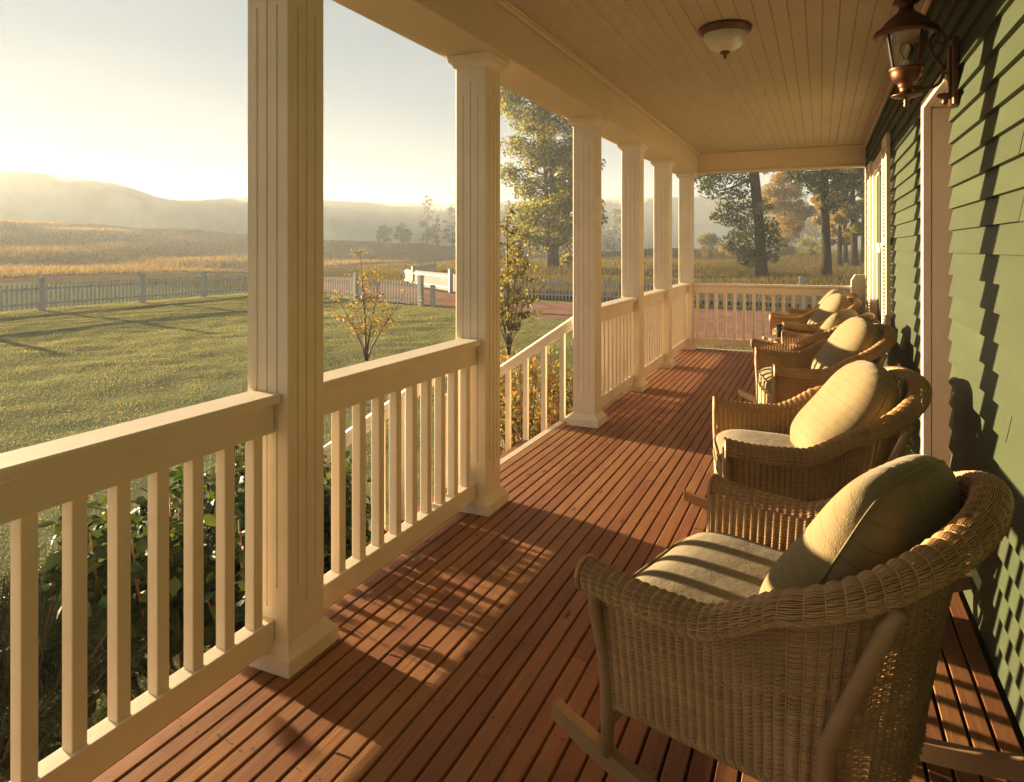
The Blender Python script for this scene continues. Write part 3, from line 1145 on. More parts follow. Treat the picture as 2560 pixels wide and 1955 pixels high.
def rocker_mesh(sgn):
    xs = np.linspace(.60, -.66, 24)
    zb = (xs + .02) ** 2 / (2 * 1.55)
    v = []; f = []
    y0, y1 = sgn * .325 - .017, sgn * .325 + .017
    for i, (x_, z_) in enumerate(zip(xs, zb)):
        hgt = .052 if 1 < i < 22 else .046
        v += [(x_, y0, z_ + .001), (x_, y1, z_ + .001), (x_, y1, z_ + hgt), (x_, y0, z_ + hgt)]
    for i in range(len(xs) - 1):
        for k in range(4):
            f.append((i * 4 + k, i * 4 + (k + 1) % 4, (i + 1) * 4 + (k + 1) % 4, (i + 1) * 4 + k))
    f.append((3, 2, 1, 0)); n = (len(xs) - 1) * 4; f.append((n, n + 1, n + 2, n + 3))
    return MB().add(v, f).mesh('rocker', M['rocker_wood'])


rock_mes = [rocker_mesh(1), rocker_mesh(-1)]
stretch_mes = [MB().tube([(x_, -.325, z_), (x_, .325, z_)], .014, 8).mesh('stretcher', M['rocker_wood'], True) for x_, z_ in ((-.15, .17), (.41, .19))]
seatdeck_me = MB().box(-.20, .42, -.275, .275, .345, .372, .006).mesh('seat_frame', M['wicker'])


def pillow(hx, hy, hz, n=22, ex=(3.2, 3.2, 2.0), crease=0.0, seed=0):
    """rounded cushion, a swollen box; half sizes hx, hy, hz, flat axis last in ex"""
    r = np.random.default_rng(int(seed))
    V = {}; verts = []; faces = []
    def vert(p):
        k = tuple(np.round(p, 6))
        if k not in V:
            V[k] = len(verts); verts.append(p)
        return V[k]
    ls = np.linspace(-1, 1, n + 1)
    for ax in range(3):
        for sd in (-1, 1):
            for i in range(n):
                for j in range(n):
                    q = []
                    for (a, b) in ((i, j), (i + 1, j), (i + 1, j + 1), (i, j + 1)):
                        p = np.zeros(3); p[ax] = sd; p[(ax + 1) % 3] = ls[a]; p[(ax + 2) % 3] = ls[b]
                        q.append(vert(p))
                    faces.append(q if sd > 0 else q[::-1])
    P = np.array(verts)
    # project the cube on a superellipsoid
    e = np.array(ex)
    for _ in range(1):
        rad = (np.abs(P[:, 0]) ** ex[0] + np.abs(P[:, 1]) ** ex[1] + np.abs(P[:, 2]) ** ex[2]) ** (1 / np.mean(ex))
    # march each direction to the surface
    D = P / np.linalg.norm(P, axis=1)[:, None]
    lo = np.zeros(len(D)); hi = np.full(len(D), 2.0)
    for _ in range(40):
        md = (lo + hi) / 2
        val = np.abs(D[:, 0] * md) ** ex[0] + np.abs(D[:, 1] * md) ** ex[1] + np.abs(D[:, 2] * md) ** ex[2]
        lo = np.where(val < 1, md, lo); hi = np.where(val < 1, hi, md)
    S = D * lo[:, None]
    w = .007 * np.sin(S[:, 0] * 5 + seed) * np.sin(S[:, 1] * 4 + 1.7 * seed) + .005 * np.sin(S[:, 2] * 5 + S[:, 1] * 4 + seed * .7)
    S = S * (1 + w[:, None])
    return S * np.array([hx, hy, hz]), np.array(faces)


seat_v, cf = pillow(.335, .315, .085, 22, (5.0, 5.0, 2.6), 0, 1)
seat_v[:, 2] += -.02 * (1 - (seat_v[:, 1] / .315) ** 2) * (seat_v[:, 2] > 0) * .5
back_v, cfb = pillow(.105, .305, .315, 34, (2.1, 3.3, 3.3), 0, 2)
seat_mes = [np_mesh('seat_cushion', seat_v, cf, M['seat_fabric'], True)]
back_mes = []
pipe_back = []
for k in range(3):
    def slump(p, k=k):
        zz_ = p[:, 2] / .27; yy_ = p[:, 1] / .30
        q = p.copy()
        q[:, 0] *= 1 - .14 * zz_                                    # heavier at the bottom
        q[:, 0] += .030 * zz_ ** 2 + .006 * np.sin(yy_ * 2.6 + k) * zz_
        q[:, 2] -= .010 * np.cos(yy_ * 1.5 + .8 * k) * np.clip(zz_, 0, 1)
        return q
    bv, _ = pillow(.122 + .005 * k, .30, .268 + .005 * k, 34, (2.35, 3.2 - .1 * k, 3.0), 0, 2 + k)
    edge_ = np.clip((np.maximum(np.abs(bv[:, 2] / .27), np.abs(bv[:, 1] / .30)) - .70) / .3, 0, 1) * (np.abs(bv[:, 0]) < .085)
    bv[:, 0] += .0035 * edge_ * np.sin(bv[:, 1] * 88 + 3 * np.sin(bv[:, 1] * 23 + k)) * np.sign(bv[:, 0]) * (np.abs(bv[:, 2]) > .19)
    bv = slump(bv)
    w_ = np.linspace(0, 2 * math.pi, 120)
    ey = 2 / (3.1 - .1 * k)
    ring = np.stack([np.zeros(120), np.sign(np.cos(w_)) * np.abs(np.cos(w_)) ** ey * .3035, np.sign(np.sin(w_)) * np.abs(np.sin(w_)) ** ey * (.271 + .005 * k)], -1)
    pipe_back.append(MB().tube(slump(ring), .0028, 6, False).mesh('piping', M['back_fabric'], True))
    back_mes.append(np_mesh('back_cushion', bv, cfb, M['back_fabric'], True))


def sup_ring(a, b, ex, n=90):
    w = np.linspace(0, 2 * math.pi, n)
    return np.sign(np.cos(w)) * np.abs(np.cos(w)) ** (2 / ex) * a, np.sign(np.sin(w)) * np.abs(np.sin(w)) ** (2 / ex) * b


a_, b_ = sup_ring(.3365, .3165, 5.0)
pipe_seat = MB()
for zo in (.028, -.028):
    pipe_seat.tube(np.stack([a_ * .995, b_ * .995, np.full_like(a_, zo)], -1), .0045, 6, False)
pipe_seat_me = pipe_seat.mesh('piping', M['seat_fabric'], True)
chairs = [
    # x, y, heading of the front (degrees from -x, + turns towards +y), who
    (-.048, 1.955, 15.0, 'the closest chair', 'wicker rocking chair closest to the camera, its rockers and woven side in view'),
    (-.035, 3.42, -11.0, 'the second chair', 'wicker rocking chair second from the camera, under the wall lantern'),
    (.02, 5.44, -13.0, 'the third chair', 'wicker rocking chair third in the row, just beyond the door recess'),
    (-.034, 6.58, 15.0, 'the fourth chair', 'wicker rocking chair fourth in the row, half hidden behind the third'),
    (-.053, 8.36, -13.0, 'the fifth chair', 'wicker rocking chair fifth in the row, beside the window'),
    (-.05, 9.33, 12.0, 'the last chair', 'wicker rocking chair last in the row, against the end railing'),
]
seat_lab = ['striped tan seat cushion on the chair closest to the camera', 'striped tan seat cushion on the second rocking chair',
            'striped tan seat cushion on the third rocking chair, its rounded front lit', 'striped tan seat cushion on the fourth rocking chair, mostly hidden',
            'striped tan seat cushion on the fifth rocking chair', 'striped tan seat cushion on the last rocking chair at the end railing']
back_lab = ['plump striped back cushion mostly in shade on the chair closest to the camera', 'plump striped back cushion with curved arm shadow on the second rocking chair',
            'sunlit striped back cushion on the third rocking chair', 'back cushion of the fourth rocking chair peeking out behind the third',
            'half sunlit striped back cushion on the fifth rocking chair', 'rounded back cushion top of the last rocking chair at the end railing']
for i, (cx, cy, hd, who, lab) in enumerate(chairs):
    rz = math.pi - math.radians(hd)
    ch = thing('wicker_rocking_chair', lab, 'rocking chair', (cx, cy, 0), rz, 'wicker rocking chairs along the house wall')
    ch.scale = (.945, .975, 1)
    new_obj('wicker_shell', shell_me, ch)
    new_obj('rim_braid', edge_me, ch)
    new_obj('braid', braid_me, ch)
    new_obj('apron', apron_me, ch)
    new_obj('seat_frame', seatdeck_me, ch)
    for k in (0, 1):
        new_obj('arm_tip', tip_mes[k], ch)
        new_obj('stretcher', stretch_mes[k], ch)
        new_obj('front_leg', post_mes[k], ch)
        new_obj('rear_leg', rear_mes[k], ch)
        new_obj('rocker', rock_mes[k], ch)
    Mz = Matrix.Translation((cx, cy, 0)) @ Matrix.Rotation(rz, 4, 'Z') @ Matrix.Diagonal((.945, .975, 1, 1))
    sc = new_obj('seat_cushion', seat_mes[0])
    sc.matrix_world = Mz @ Matrix.Translation((.115, 0, .445)) @ Matrix.Rotation(math.radians(-3), 4, 'Y')
    tag(sc, seat_lab[i], 'cushion', 'striped cushions on the rocking chairs')
    new_obj('piping', pipe_seat_me, sc)
    bc = new_obj('back_cushion', back_mes[i % 3])
    bc.matrix_world = Mz @ Matrix.Translation((-.165 + .01 * (i % 2), .012 * ((i * 7) % 3 - 1), .675)) @ Matrix.Rotation(math.radians(-9 if i == 0 else 0), 4, 'Z') @ Matrix.Rotation(math.radians(-33 - 3 * (i % 2)), 4, 'Y') @ Matrix.Rotation(math.radians((i * 5) % 7 - 3), 4, 'X')
    new_obj('piping', pipe_back[i % 3], bc)
    tag(bc, back_lab[i], 'cushion', 'striped cushions on the rocking chairs')

# low table with a glass between the fourth and fifth chair
tb = thing('side_table', 'small low wicker side table between the fourth and fifth chairs', 'table', (-.36, 7.50, 0))
MB().lathe([(.0, .50), (.185, .50), (.19, .512), (.185, .525), (0, .525)], 24).build('table_top', M['rocker_wood'], tb)
for k in range(3):
    w = k * 2 * math.pi / 3 + .4
    MB().tube([(.15 * math.cos(w), .15 * math.sin(w), 0), (.12 * math.cos(w), .12 * math.sin(w), .5)], .014, 8).build('leg', M['rocker_wood'], tb)
gl = thing('drinking_glass', 'clear drinking glass standing on the small table between chairs', 'glass', (-.37, 7.46, .526))
MB().lathe([(0, .001), (.030, .001), (.036, .13), (.034, .13), (.028, .006), (0, .006)], 20).build('tumbler', M['clear_glass'], gl, smooth_=True)
MB().lathe([(0, .007), (.0275, .007), (.029, .035), (0, .035)], 16).build('water', M['clear_glass'], gl, smooth_=True)

# ------------------------------------------------------------------ ceiling light
cl = thing('ceiling_light', 'flush ceiling light with bronze rim, frosted bowl and finial', 'ceiling light', (-.524, 4.29, ZC))
MB().lathe([(.10, -.001), (.150, -.002), (.156, -.010), (.152, -.022), (.146, -.026), (.143, -.036), (.136, -.044), (.128, -.046), (.122, -.040)], 40).build('rim', M['dark_bronze'], cl, smooth_=True)
MB().lathe([(.126, -.040), (.124, -.062), (.114, -.090), (.092, -.118), (.060, -.138), (.028, -.147), (.0, -.149)], 40).build('bowl', M['frosted_glass'], cl, smooth_=True)
MB().lathe([(.0, -.146), (.026, -.146), (.030, -.152), (.026, -.160), (.012, -.168), (.008, -.174), (.010, -.180), (.007, -.188), (.0, -.191)], 20).build('finial', M['dark_bronze'], cl, smooth_=True)
for k in range(3):
    w = k * 2.09 + .5
    MB().lathe([(.0, .0), (.007, .0), (.007, .012), (0, .014)], 10, (.157 * math.cos(w), .157 * math.sin(w), -.020)).build('screw', M['dark_bronze'], cl)

# ------------------------------------------------------------------ wall lantern
LX, LY = .352, 3.52
la_ = thing('wall_lantern', 'copper carriage lantern on a scrolled arm fixed to the green wall', 'lantern', (LX, LY, 0))
la_.scale = (.95, .93, 1)
MB().lathe([(.0, 2.600), (.010, 2.596), (.013, 2.585), (.008, 2.572), (.012, 2.566), (.012, 2.556), (.052, 2.548), (.058, 2.540), (.052, 2.533), (.034, 2.528), (.030, 2.512),
            (.036, 2.496), (.060, 2.478), (.090, 2.450), (.104, 2.432), (.112, 2.424), (.132, 2.412), (.140, 2.398), (.134, 2.386), (.122, 2.384), (.10, 2.392), (.06, 2.398), (0, 2.40)], 36).build('hat', M['copper'], la_, smooth_=True)
MB().lathe([(.094, 2.392), (.064, 2.244)], 28).build('glass_chimney', M['clear_glass'], la_, smooth_=True)
for k in range(4):
    w = k * math.pi / 2 + .6
    MB().tube([(.096 * math.cos(w), .096 * math.sin(w), 2.392), (.066 * math.cos(w), .066 * math.sin(w), 2.242)], .0045, 6).build('glazing_bar', M['copper'], la_, smooth_=True)
MB().lathe([(.0, 2.246), (.060, 2.246), (.072, 2.243), (.074, 2.236), (.066, 2.230), (.066, 2.218), (.060, 2.196), (.046, 2.178), (.034, 2.172), (.036, 2.164), (.030, 2.156), (.026, 2.140),
            (.030, 2.132), (.062, 2.124), (.066, 2.119), (.058, 2.116), (.030, 2.112), (.012, 2.106), (.009, 2.098), (.012, 2.092), (.008, 2.084), (.012, 2.076), (.008, 2.066), (0, 2.064)], 36).build('cup', M['copper'], la_, smooth_=True)
MB().lathe([(.0, 2.247), (.013, 2.247), (.013, 2.278), (0, 2.279)], 14).build('bulb_socket', M['lamp_socket'], la_)
MB().lathe([(.012, 2.279), (.014, 2.292), (.028, 2.318), (.030, 2.334), (.024, 2.350), (.010, 2.360), (0, 2.362)], 20).build('bulb', M['clear_glass'], la_, smooth_=True)
pl_x = (XW - .022 - LX) / .95
arm = []
ang = np.linspace(0, 1, 40)
pts = [(.030, 2.160), (.060, 2.148), (.095, 2.146), (.128, 2.158), (.146, 2.185), (.148, 2.215), (.136, 2.250), (.114, 2.280), (.098, 2.312), (.096, 2.345), (.106, 2.372), (.126, 2.385), (.146, 2.380),
       (.158, 2.362), (.156, 2.342), (.142, 2.334), (.130, 2.342)]
pts = resample(pts, 60)
MB().tube(np.stack([pts[:, 0], np.zeros(60), pts[:, 1]], -1), .0075, 8).build('scroll_arm', M['dark_bronze'], la_, smooth_=True)
pts2 = resample([(.034, 2.176), (.044, 2.196), (.058, 2.196), (.060, 2.182), (.05, 2.178)], 24)
MB().tube(np.stack([pts2[:, 0], np.zeros(24), pts2[:, 1]], -1), .005, 8).build('scroll_tip', M['dark_bronze'], la_, smooth_=True)
MB().tube([(.147, 0, 2.205), (pl_x - .02, 0, 2.205)], .007, 8).tube([(.156, 0, 2.352), (pl_x - .02, 0, 2.352)], .006, 8).build('stay', M['dark_bronze'], la_)
MB().box(pl_x - .024, pl_x + .004, -.055, .055, 2.055, 2.352, .006).build('back_plate', M['copper'], la_)
MB().box(pl_x - .034, pl_x - .0245, -.030, .030, 2.09, 2.32, .004).build('plate_boss', M['copper'], la_)
MB().lathe([(.0, 2.118), (.028, 2.114), (.034, 2.106), (.022, 2.096), (.010, 2.088), (.014, 2.078), (.008, 2.066), (0, 2.064)], 16, (pl_x - .045, 0, 0)).build('plate_finial', M['copper'], la_, smooth_=True)

# ------------------------------------------------------------------ white picket fences of the yard
picket_v = [(-.028, -.010, 0.06), (.028, -.010, 0.06), (.028, .010, 0.06), (-.028, .010, 0.06), (-.028, -.010, .90), (.028, -.010, .90), (.028, .010, .90), (-.028, .010, .90),
            (-.010, -.010, .935), (.010, -.010, .935), (.010, .010, .935), (-.010, .010, .935)]
picket_me = MB().add(picket_v, [(0, 3, 2, 1), (0, 1, 5, 4), (1, 2, 6, 5), (2, 3, 7, 6), (3, 0, 4, 7), (4, 5, 9, 8), (5, 6, 10, 9), (6, 7, 11, 10), (7, 4, 8, 11), (8, 9, 10, 11)]).mesh('picket', M['fence_paint'])
fpost_me = MB().box(-.085, .085, -.085, .085, 0, 1.10, .006).box(-.105, .105, -.105, .105, 1.101, 1.135, .006).box(-.075, .075, -.075, .075, 1.1355, 1.165, .012).mesh('post', M['fence_paint'])
thin_me = MB().box(-.06, .06, -.06, .06, 0, .80, .006).box(-.07, .07, -.07, .07, .801, .83, .006).mesh('post', M['fence_paint'])


def fence(label, pts, post_at=None, pitch_=.155, hs=1.0):
    pts = [np.array(p, float) for p in pts]
    r = thing('picket_fence', label, 'fence', (pts[0][0], pts[0][1], GZ), 0, 'white picket fences round the yard')
    o = pts[0]
    for i, p in enumerate(pts):
        d = pts[min(i + 1, len(pts) - 1)] - pts[max(i - 1, 0)]
        new_obj('post', fpost_me, r, (p[0] - o[0], p[1] - o[1], 0), (0, 0, math.atan2(d[1], d[0])))
    for a, b in zip(pts[:-1], pts[1:]):
        d = b - a; L = np.linalg.norm(d); d /= L; rz = math.atan2(d[1], d[0])
        nrm = np.array([-d[1], d[0]])
        n = max(1, int((L - .17) / pitch_))
        for zc in (.24, .76):
            pa = a + d * .085 - o; pb = b - d * .085 - o
            MB().bar((pa[0] + nrm[0] * .03, pa[1] + nrm[1] * .03, zc), (pb[0] + nrm[0] * .03, pb[1] + nrm[1] * .03, zc), .035, .085).build('rail', M['fence_paint'], r)
        for k in range(n):
            p = a + d * (.085 + (k + .5) * (L - .17) / n) - o
            new_obj('picket', picket_me, r, (p[0], p[1], rnd.uniform(-.006, .006)), (0, 0, rz))
    return r


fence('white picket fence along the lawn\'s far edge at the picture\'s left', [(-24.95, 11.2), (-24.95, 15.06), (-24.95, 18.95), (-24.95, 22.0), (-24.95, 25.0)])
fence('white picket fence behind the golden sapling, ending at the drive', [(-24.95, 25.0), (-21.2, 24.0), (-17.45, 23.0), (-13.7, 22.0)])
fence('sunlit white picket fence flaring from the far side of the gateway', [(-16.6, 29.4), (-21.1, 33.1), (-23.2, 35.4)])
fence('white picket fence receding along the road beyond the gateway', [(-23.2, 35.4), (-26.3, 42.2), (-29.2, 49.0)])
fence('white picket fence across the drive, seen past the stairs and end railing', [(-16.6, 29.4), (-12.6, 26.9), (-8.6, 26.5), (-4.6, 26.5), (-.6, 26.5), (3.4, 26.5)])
tag(MB().box(-.075, .075, -.075, .075, 0, .78, .006).box(-.085, .085, -.085, .085, .781, .81, .006).build('gate_post', M['fence_paint'], None, (-13.15, 21.95, GZ)),
    'short white gate stop post beside the tall fence post at the drive', 'post')

# wire fence in the dry field
wf = thing('wire_fence', 'old wire fence with thin wooden posts crossing the dry field', 'fence', (-79, 30, 0))
fx = []
wposts = [px(u, 0, d_)[:2] for (u, d_) in ((-110, 78), (5, 82), (206, 88), (373, 94), (508, 101), (640, 112), (760, 127), (875, 143), (947, 156), (1012, 168), (1071, 178), (1124, 188), (1290, 190), (1440, 190), (1510, 150), (1533, 142), (1622, 135), (1660, 131), (1700, 128))]
pw_me = MB().tube([(0, 0, -.2), (.01, 0, 1.25)], .065, 7).mesh('post', M['post_wood'])
last = None
for p in wposts:
    z_ = float(terrain(p[0], p[1]))
    new_obj('post', pw_me, wf, (p[0] + 79, p[1] - 30, z_), (rnd.uniform(-.04, .04), rnd.uniform(-.04, .04), 0))
    if last is not None:
        for hh in (.5, .85, 1.15):
            MB().tube([(last[0] + 79, last[1] - 30, last[2] + hh), (p[0] + 79, p[1] - 30, z_ + hh)], .005, 3, False).build('wire', M['wire'], wf)
    last = (p[0], p[1], z_)


# ------------------------------------------------------------------ trees and shrubs
def leaves(C, size, r, aspect=.62, droop=.0, jitter=.35):
    """kite-shaped leaf faces at points C"""
    n = len(C)
    a = r.normal(size=(n, 3)); a[:, 2] -= droop; a /= np.linalg.norm(a, axis=1)[:, None]
    b = r.normal(size=(n, 3)); b -= a * np.sum(a * b, 1)[:, None]; b /= np.linalg.norm(b, axis=1)[:, None]
    s = size * (1 + jitter * r.normal(size=n)).clip(.4, 1.9)
    a *= s[:, None]; b *= (s * aspect)[:, None]
    V = np.stack([C - a * .5, C + b * .5 + a * .05, C + a * .55, C - b * .5 + a * .05], 1).reshape(-1, 3)
    F = np.arange(n * 4).reshape(n, 4)
    return V, F


def cluster_points(clusters, r):
    out = []
    for (x, y, z, rad, n) in clusters:
        d = r.normal(size=(int(n), 3)); d /= np.linalg.norm(d, axis=1)[:, None]
        q = r.random(int(n)) ** .45
        out.append(np.array([x, y, z]) + d * q[:, None] * rad * np.array([1, 1, .75]))
    return np.concatenate(out)


def tree(name, label, cat, base, trunk, limbs, clusters, leaf, mat, bark='bark', group=None, seed=1, nside=9):
    """trunk: list of polylines with radii; limbs likewise; clusters in world space"""
    r = np.random.default_rng(seed)
    bz = float(terrain(base[0], base[1]))
    o = thing(name, label, cat, (base[0], base[1], bz), 0, group)
    off = np.array([base[0], base[1], bz])
    mb = MB()
    for P, R in trunk + limbs:
        mb.tube(np.array(P, float) - off, R, nside)
    mb.build('trunk', M[bark], o, smooth_=True)
    C = cluster_points(clusters, r)
    V, F = leaves(C - off, leaf, r)
    new_obj('crown', np_mesh('crown', V, F, M[mat]), o)
    return o


def auto_tree(name, label, base, H, rad, trunk_r, n_leaf, leaf, mat, bark='bark', z0=.25, lean=(0, 0), seed=1, group=None, ncl=26, stems=1, spread=1.0, top=.95, clr=.28, profile=None):
    r = np.random.default_rng(seed)
    bx, by = base
    bz = float(terrain(bx, by))
    trunk = []; limbs = []; cl = []
    axes = []
    for k in range(stems):
        ox, oy = (r.normal(0, .35, 2) if stems > 1 else (0, 0))
        tx, ty = lean[0] + r.normal(0, .02) * H, lean[1] + r.normal(0, .02) * H
        hh = H * top * (1 - .12 * k)
        P = [(bx + ox + tx * f ** 1.3 + .10 * trunk_r * math.sin(7 * f + k), by + oy + ty * f ** 1.3, bz - .15 + (hh + .15) * f) for f in np.linspace(0, 1, 10)]
        R = [trunk_r * (1.35 if i == 0 else 1.0) * (1 - .88 * f) / (1 + .35 * k) for i, f in enumerate(np.linspace(0, 1, 10))]
        trunk.append((P, R)); axes.append(np.array(P))
    for i in range(ncl):
        f = z0 + (1 - z0) * (i + r.random()) / ncl
        ax = axes[i % stems]
        c0 = np.array([np.interp(f * top, np.linspace(0, 1, 10), ax[:, j]) for j in range(3)])
        g = (f - z0) / (1 - z0)
        w = profile(g) if profile else math.sin(math.pi * min(1, .18 + .82 * g)) ** .7
        an = r.random() * 2 * math.pi
        dist = rad * w * (.25 + .75 * r.random() ** .6) * spread
        c = c0 + np.array([math.cos(an) * dist, math.sin(an) * dist, H * .03 * r.normal() + .1 * dist])
        rr_ = rad * clr * (.7 + .6 * r.random()) * (.6 + .5 * w)
        cl.append((c[0], c[1], c[2], rr_, max(8, n_leaf / ncl * (rr_ / (rad * clr)) ** 2)))
        s0 = c0 - np.array([0, 0, .18 * dist])
        midp = (s0 + c) / 2 + np.array([0, 0, .12 * dist])
        limbs.append(([s0, midp, c], [trunk_r * .30 * (1 - .6 * g), trunk_r * .2 * (1 - .6 * g), .012 + trunk_r * .03]))
    return tree(name, label, 'tree', base, trunk, limbs, cl, leaf, mat, bark, group, seed, 7)


def at(u, d_):
    p = px(u, 0, d_)
    return (p[0], p[1])


# tall cottonwood pair seen between the stair columns
auto_tree('cottonwood_tree', 'tall green cottonwood with gold tinged leaves beyond the stair opening', at(1378, 58), 20, 4.1, .36, 46000, .20, 'leaf_cottonwood', 'bark_pale', .10, (-.6, .4), 21, None, 100, 2, 1.0, .97, .29,
          lambda g: .62 + .38 * math.sin(g * 8.0 + .9) ** 2 if g < .9 else .7)
auto_tree('cottonwood_tree', 'smaller cottonwood sharing the clump beyond the stair opening', at(1448, 63), 13, 2.6, .24, 11000, .26, 'leaf_cottonwood', 'bark_pale', .12, (.3, 0), 22, None, 26, 1)

# dark leaning cottonwood trunk beyond the end railing, with hanging branches
d0 = 47.0
def P2(u, v, d_=d0): return tuple(px(u, v, d_))
trunk = [([P2(1906, 712), P2(1905, 690), P2(1902, 640), P2(1898, 560), P2(1890, 480), P2(1884, 420), P2(1874, 330), P2(1866, 230), P2(1862, 120), P2(1850, 0), P2(1846, -120)],
          [.56, .42, .36, .345, .34, .33, .31, .28, .24, .18, .08])]
cl = []; limbs = []
r_ = np.random.default_rng(31)
hang = [(1745, 440), (1775, 452), (1800, 446), (1830, 440), (1858, 448), (1762, 470), (1795, 480), (1830, 484), (1862, 482), (1812, 512), (1845, 520), (1872, 515), (1822, 548), (1808, 540), (1850, 556), (1874, 552),
        (1840, 585), (1862, 596), (1880, 580), (1832, 606), (1856, 622), (1876, 628), (1915, 560), (1925, 584), (1914, 604), (1932, 610), (1905, 636), (1888, 650), (1918, 640), (1868, 648), (1912, 520),
        (1790, 430), (1840, 415), (1760, 420), (1820, 400), (1720, 425)]
for (u, v) in hang:
    dd = d0 + r_.normal(0, 1.2)
    p = px(u + r_.normal(0, 4), v, dd)
    cl.append((p[0], p[1], p[2], .60 + .28 * r_.random(), 230))
for k in range(70):   # the high crown above the porch roof line
    an = r_.random() * 6.28; hh = 8.5 + 13 * r_.random(); rad = (3.2 + 2.2 * r_.random()) * math.sin(min(3.0, .5 + (hh - 8) / 13 * 2.2))
    p = px(1868, 300, d0)
    cl.append((p[0] + rad * math.cos(an), p[1] + rad * math.sin(an), hh, .9 + .5 * r_.random(), 90))
def limb(pts_px, r0, d_=d0, dz=0):
    P = [np.array(P2(u, v, d_ + dz * i / len(pts_px))) for i, (u, v) in enumerate(pts_px)]
    limbs.append((P, np.linspace(r0, .02, len(P))))
limb([(1893, 452), (1868, 452), (1845, 462), (1825, 470), (1795, 478), (1765, 470)], .13)
limb([(1890, 430), (1850, 425), (1800, 436), (1750, 440)], .12, d0, -1)
limb([(1897, 520), (1868, 516), (1840, 528), (1815, 540)], .07)
limb([(1898, 580), (1872, 586), (1848, 600), (1832, 612)], .06)
limb([(1845, 462), (1800, 492), (1768, 496), (1745, 488)], .035)
limb([(1900, 640), (1888, 640), (1872, 646)], .04)
limb([(1899, 560), (1918, 566), (1930, 590)], .05)
limb([(1866, 330), (1820, 330), (1770, 380), (1735, 425)], .13, d0, -2)
tree('cottonwood_tree', 'dark leaning cottonwood trunk beyond the end railing with hanging green branches', 'tree', at(1906, d0), trunk, limbs, cl, .17, 'leaf_green', 'bark', None, 33, 12)

d1 = 51.0
trunk = [([P2(2068, 706, d1), P2(2067, 680, d1), P2(2066, 620, d1), P2(2063, 540, d1), P2(2061, 440, d1), P2(2059, 330, d1), P2(2062, 200, d1), P2(2066, 50, d1), P2(2066, -80, d1)], [.52, .38, .31, .29, .28, .27, .24, .18, .08])]
cl = []; limbs = []
for (u, v) in [(2084, 430), (2100, 440), (2120, 432), (2140, 440), (2092, 462), (2110, 470), (2082, 492), (2096, 500), (2076, 520), (2150, 425), (2040, 432), (2024, 440), (2034, 452), (2010, 448), (2046, 470), (2030, 470), (2120, 455), (2160, 440), (2000, 436)]:
    p = px(u + r_.normal(0, 3), v, d1 + r_.normal(0, 1.3))
    cl.append((p[0], p[1], p[2], .6 + .3 * r_.random(), 200))
for k in range(60):
    an = r_.random() * 6.28; hh = 8.5 + 12 * r_.random(); rad = (3.0 + 2.2 * r_.random()) * math.sin(min(3.0, .5 + (hh - 8) / 12 * 2.2))
    p = px(2062, 300, d1)
    cl.append((p[0] + rad * math.cos(an), p[1] + rad * math.sin(an), hh, .9 + .5 * r_.random(), 85))
limb([(2061, 430), (2090, 432), (2125, 438), (2150, 430)], .10, d1)
limb([(2062, 500), (2078, 490), (2094, 478), (2108, 470)], .05, d1)
limb([(2061, 440), (2040, 438), (2015, 446)], .06, d1)
tree('cottonwood_tree', 'straight dark cottonwood trunk nearest the house corner beyond the end railing', 'tree', at(2068, d1), trunk, limbs, cl, .20, 'leaf_green', 'bark', None, 34, 12)

auto_tree('golden_tree', 'slender golden autumn tree rising between the two dark trunks', at(1966, 88), 15.5, 3.3, .20, 24000, .22, 'leaf_gold', 'bark_pale', .16, (-.2, 0), 41, None, 46, 1, 1.0, .97, .30)
gt = [(2098, 67, 13.0, 'first'), (2113, 70, 14.5, 'second'), (2135, 66, 15.5, 'third'), (2158, 69, 14.0, 'last')]
gl_lab = ['golden leaved tree just right of the straight dark trunk', 'golden tree with thin trunk second right of the straight dark trunk',
          'golden and green tree with thick trunk close to the house corner', 'golden tree half cut off by the house corner']
for k, (u, d_, hh, _) in enumerate(gt):
    auto_tree('golden_tree', gl_lab[k], at(u, d_), hh, 2.1 + .3 * (k % 2), .26 + .10 * (k == 2), 15000, .20, 'leaf_gold' if k != 2 else 'leaf_cottonwood', 'bark', .20, (0, 0), 50 + k, 'golden trees by the house corner', 34, 1, 1.0, .97, .28)


def bush(name, label, base, w, h_, n_leaf, leaf, mat, seed, group=None, ncl=22, twig='twig', cat='shrub', z_lift=0.0):
    r = np.random.default_rng(seed)
    bx, by = base; bz = float(terrain(bx, by))
    o = thing(name, label, cat, (bx, by, bz), 0, group)
    cl = []; mb = MB()
    for i in range(ncl):
        an = r.random() * 6.283; f = r.random()
        zz = h_ * (.18 + .72 * f) + z_lift; rad = w / 2 * math.sqrt(max(.05, 1 - (2 * f - .85) ** 2 * .8)) * r.random() ** .5 * .8
        c = (math.cos(an) * rad, math.sin(an) * rad, zz)
        cl.append((*c, w * .17 * (.7 + .6 * r.random()), n_leaf / ncl))
        if i % 2 == 0:
            mb.tube([(c[0] * .1, c[1] * .1, -.05), (c[0] * .5, c[1] * .5, zz * .55), c], [.02 * h_, .012 * h_, .005 * h_], 5)
    mb.build('stems', M[twig], o)
    V, F = leaves(cluster_points(cl, r), leaf, r)
    new_obj('foliage', np_mesh('foliage', V, F, M[mat]), o)
    return o


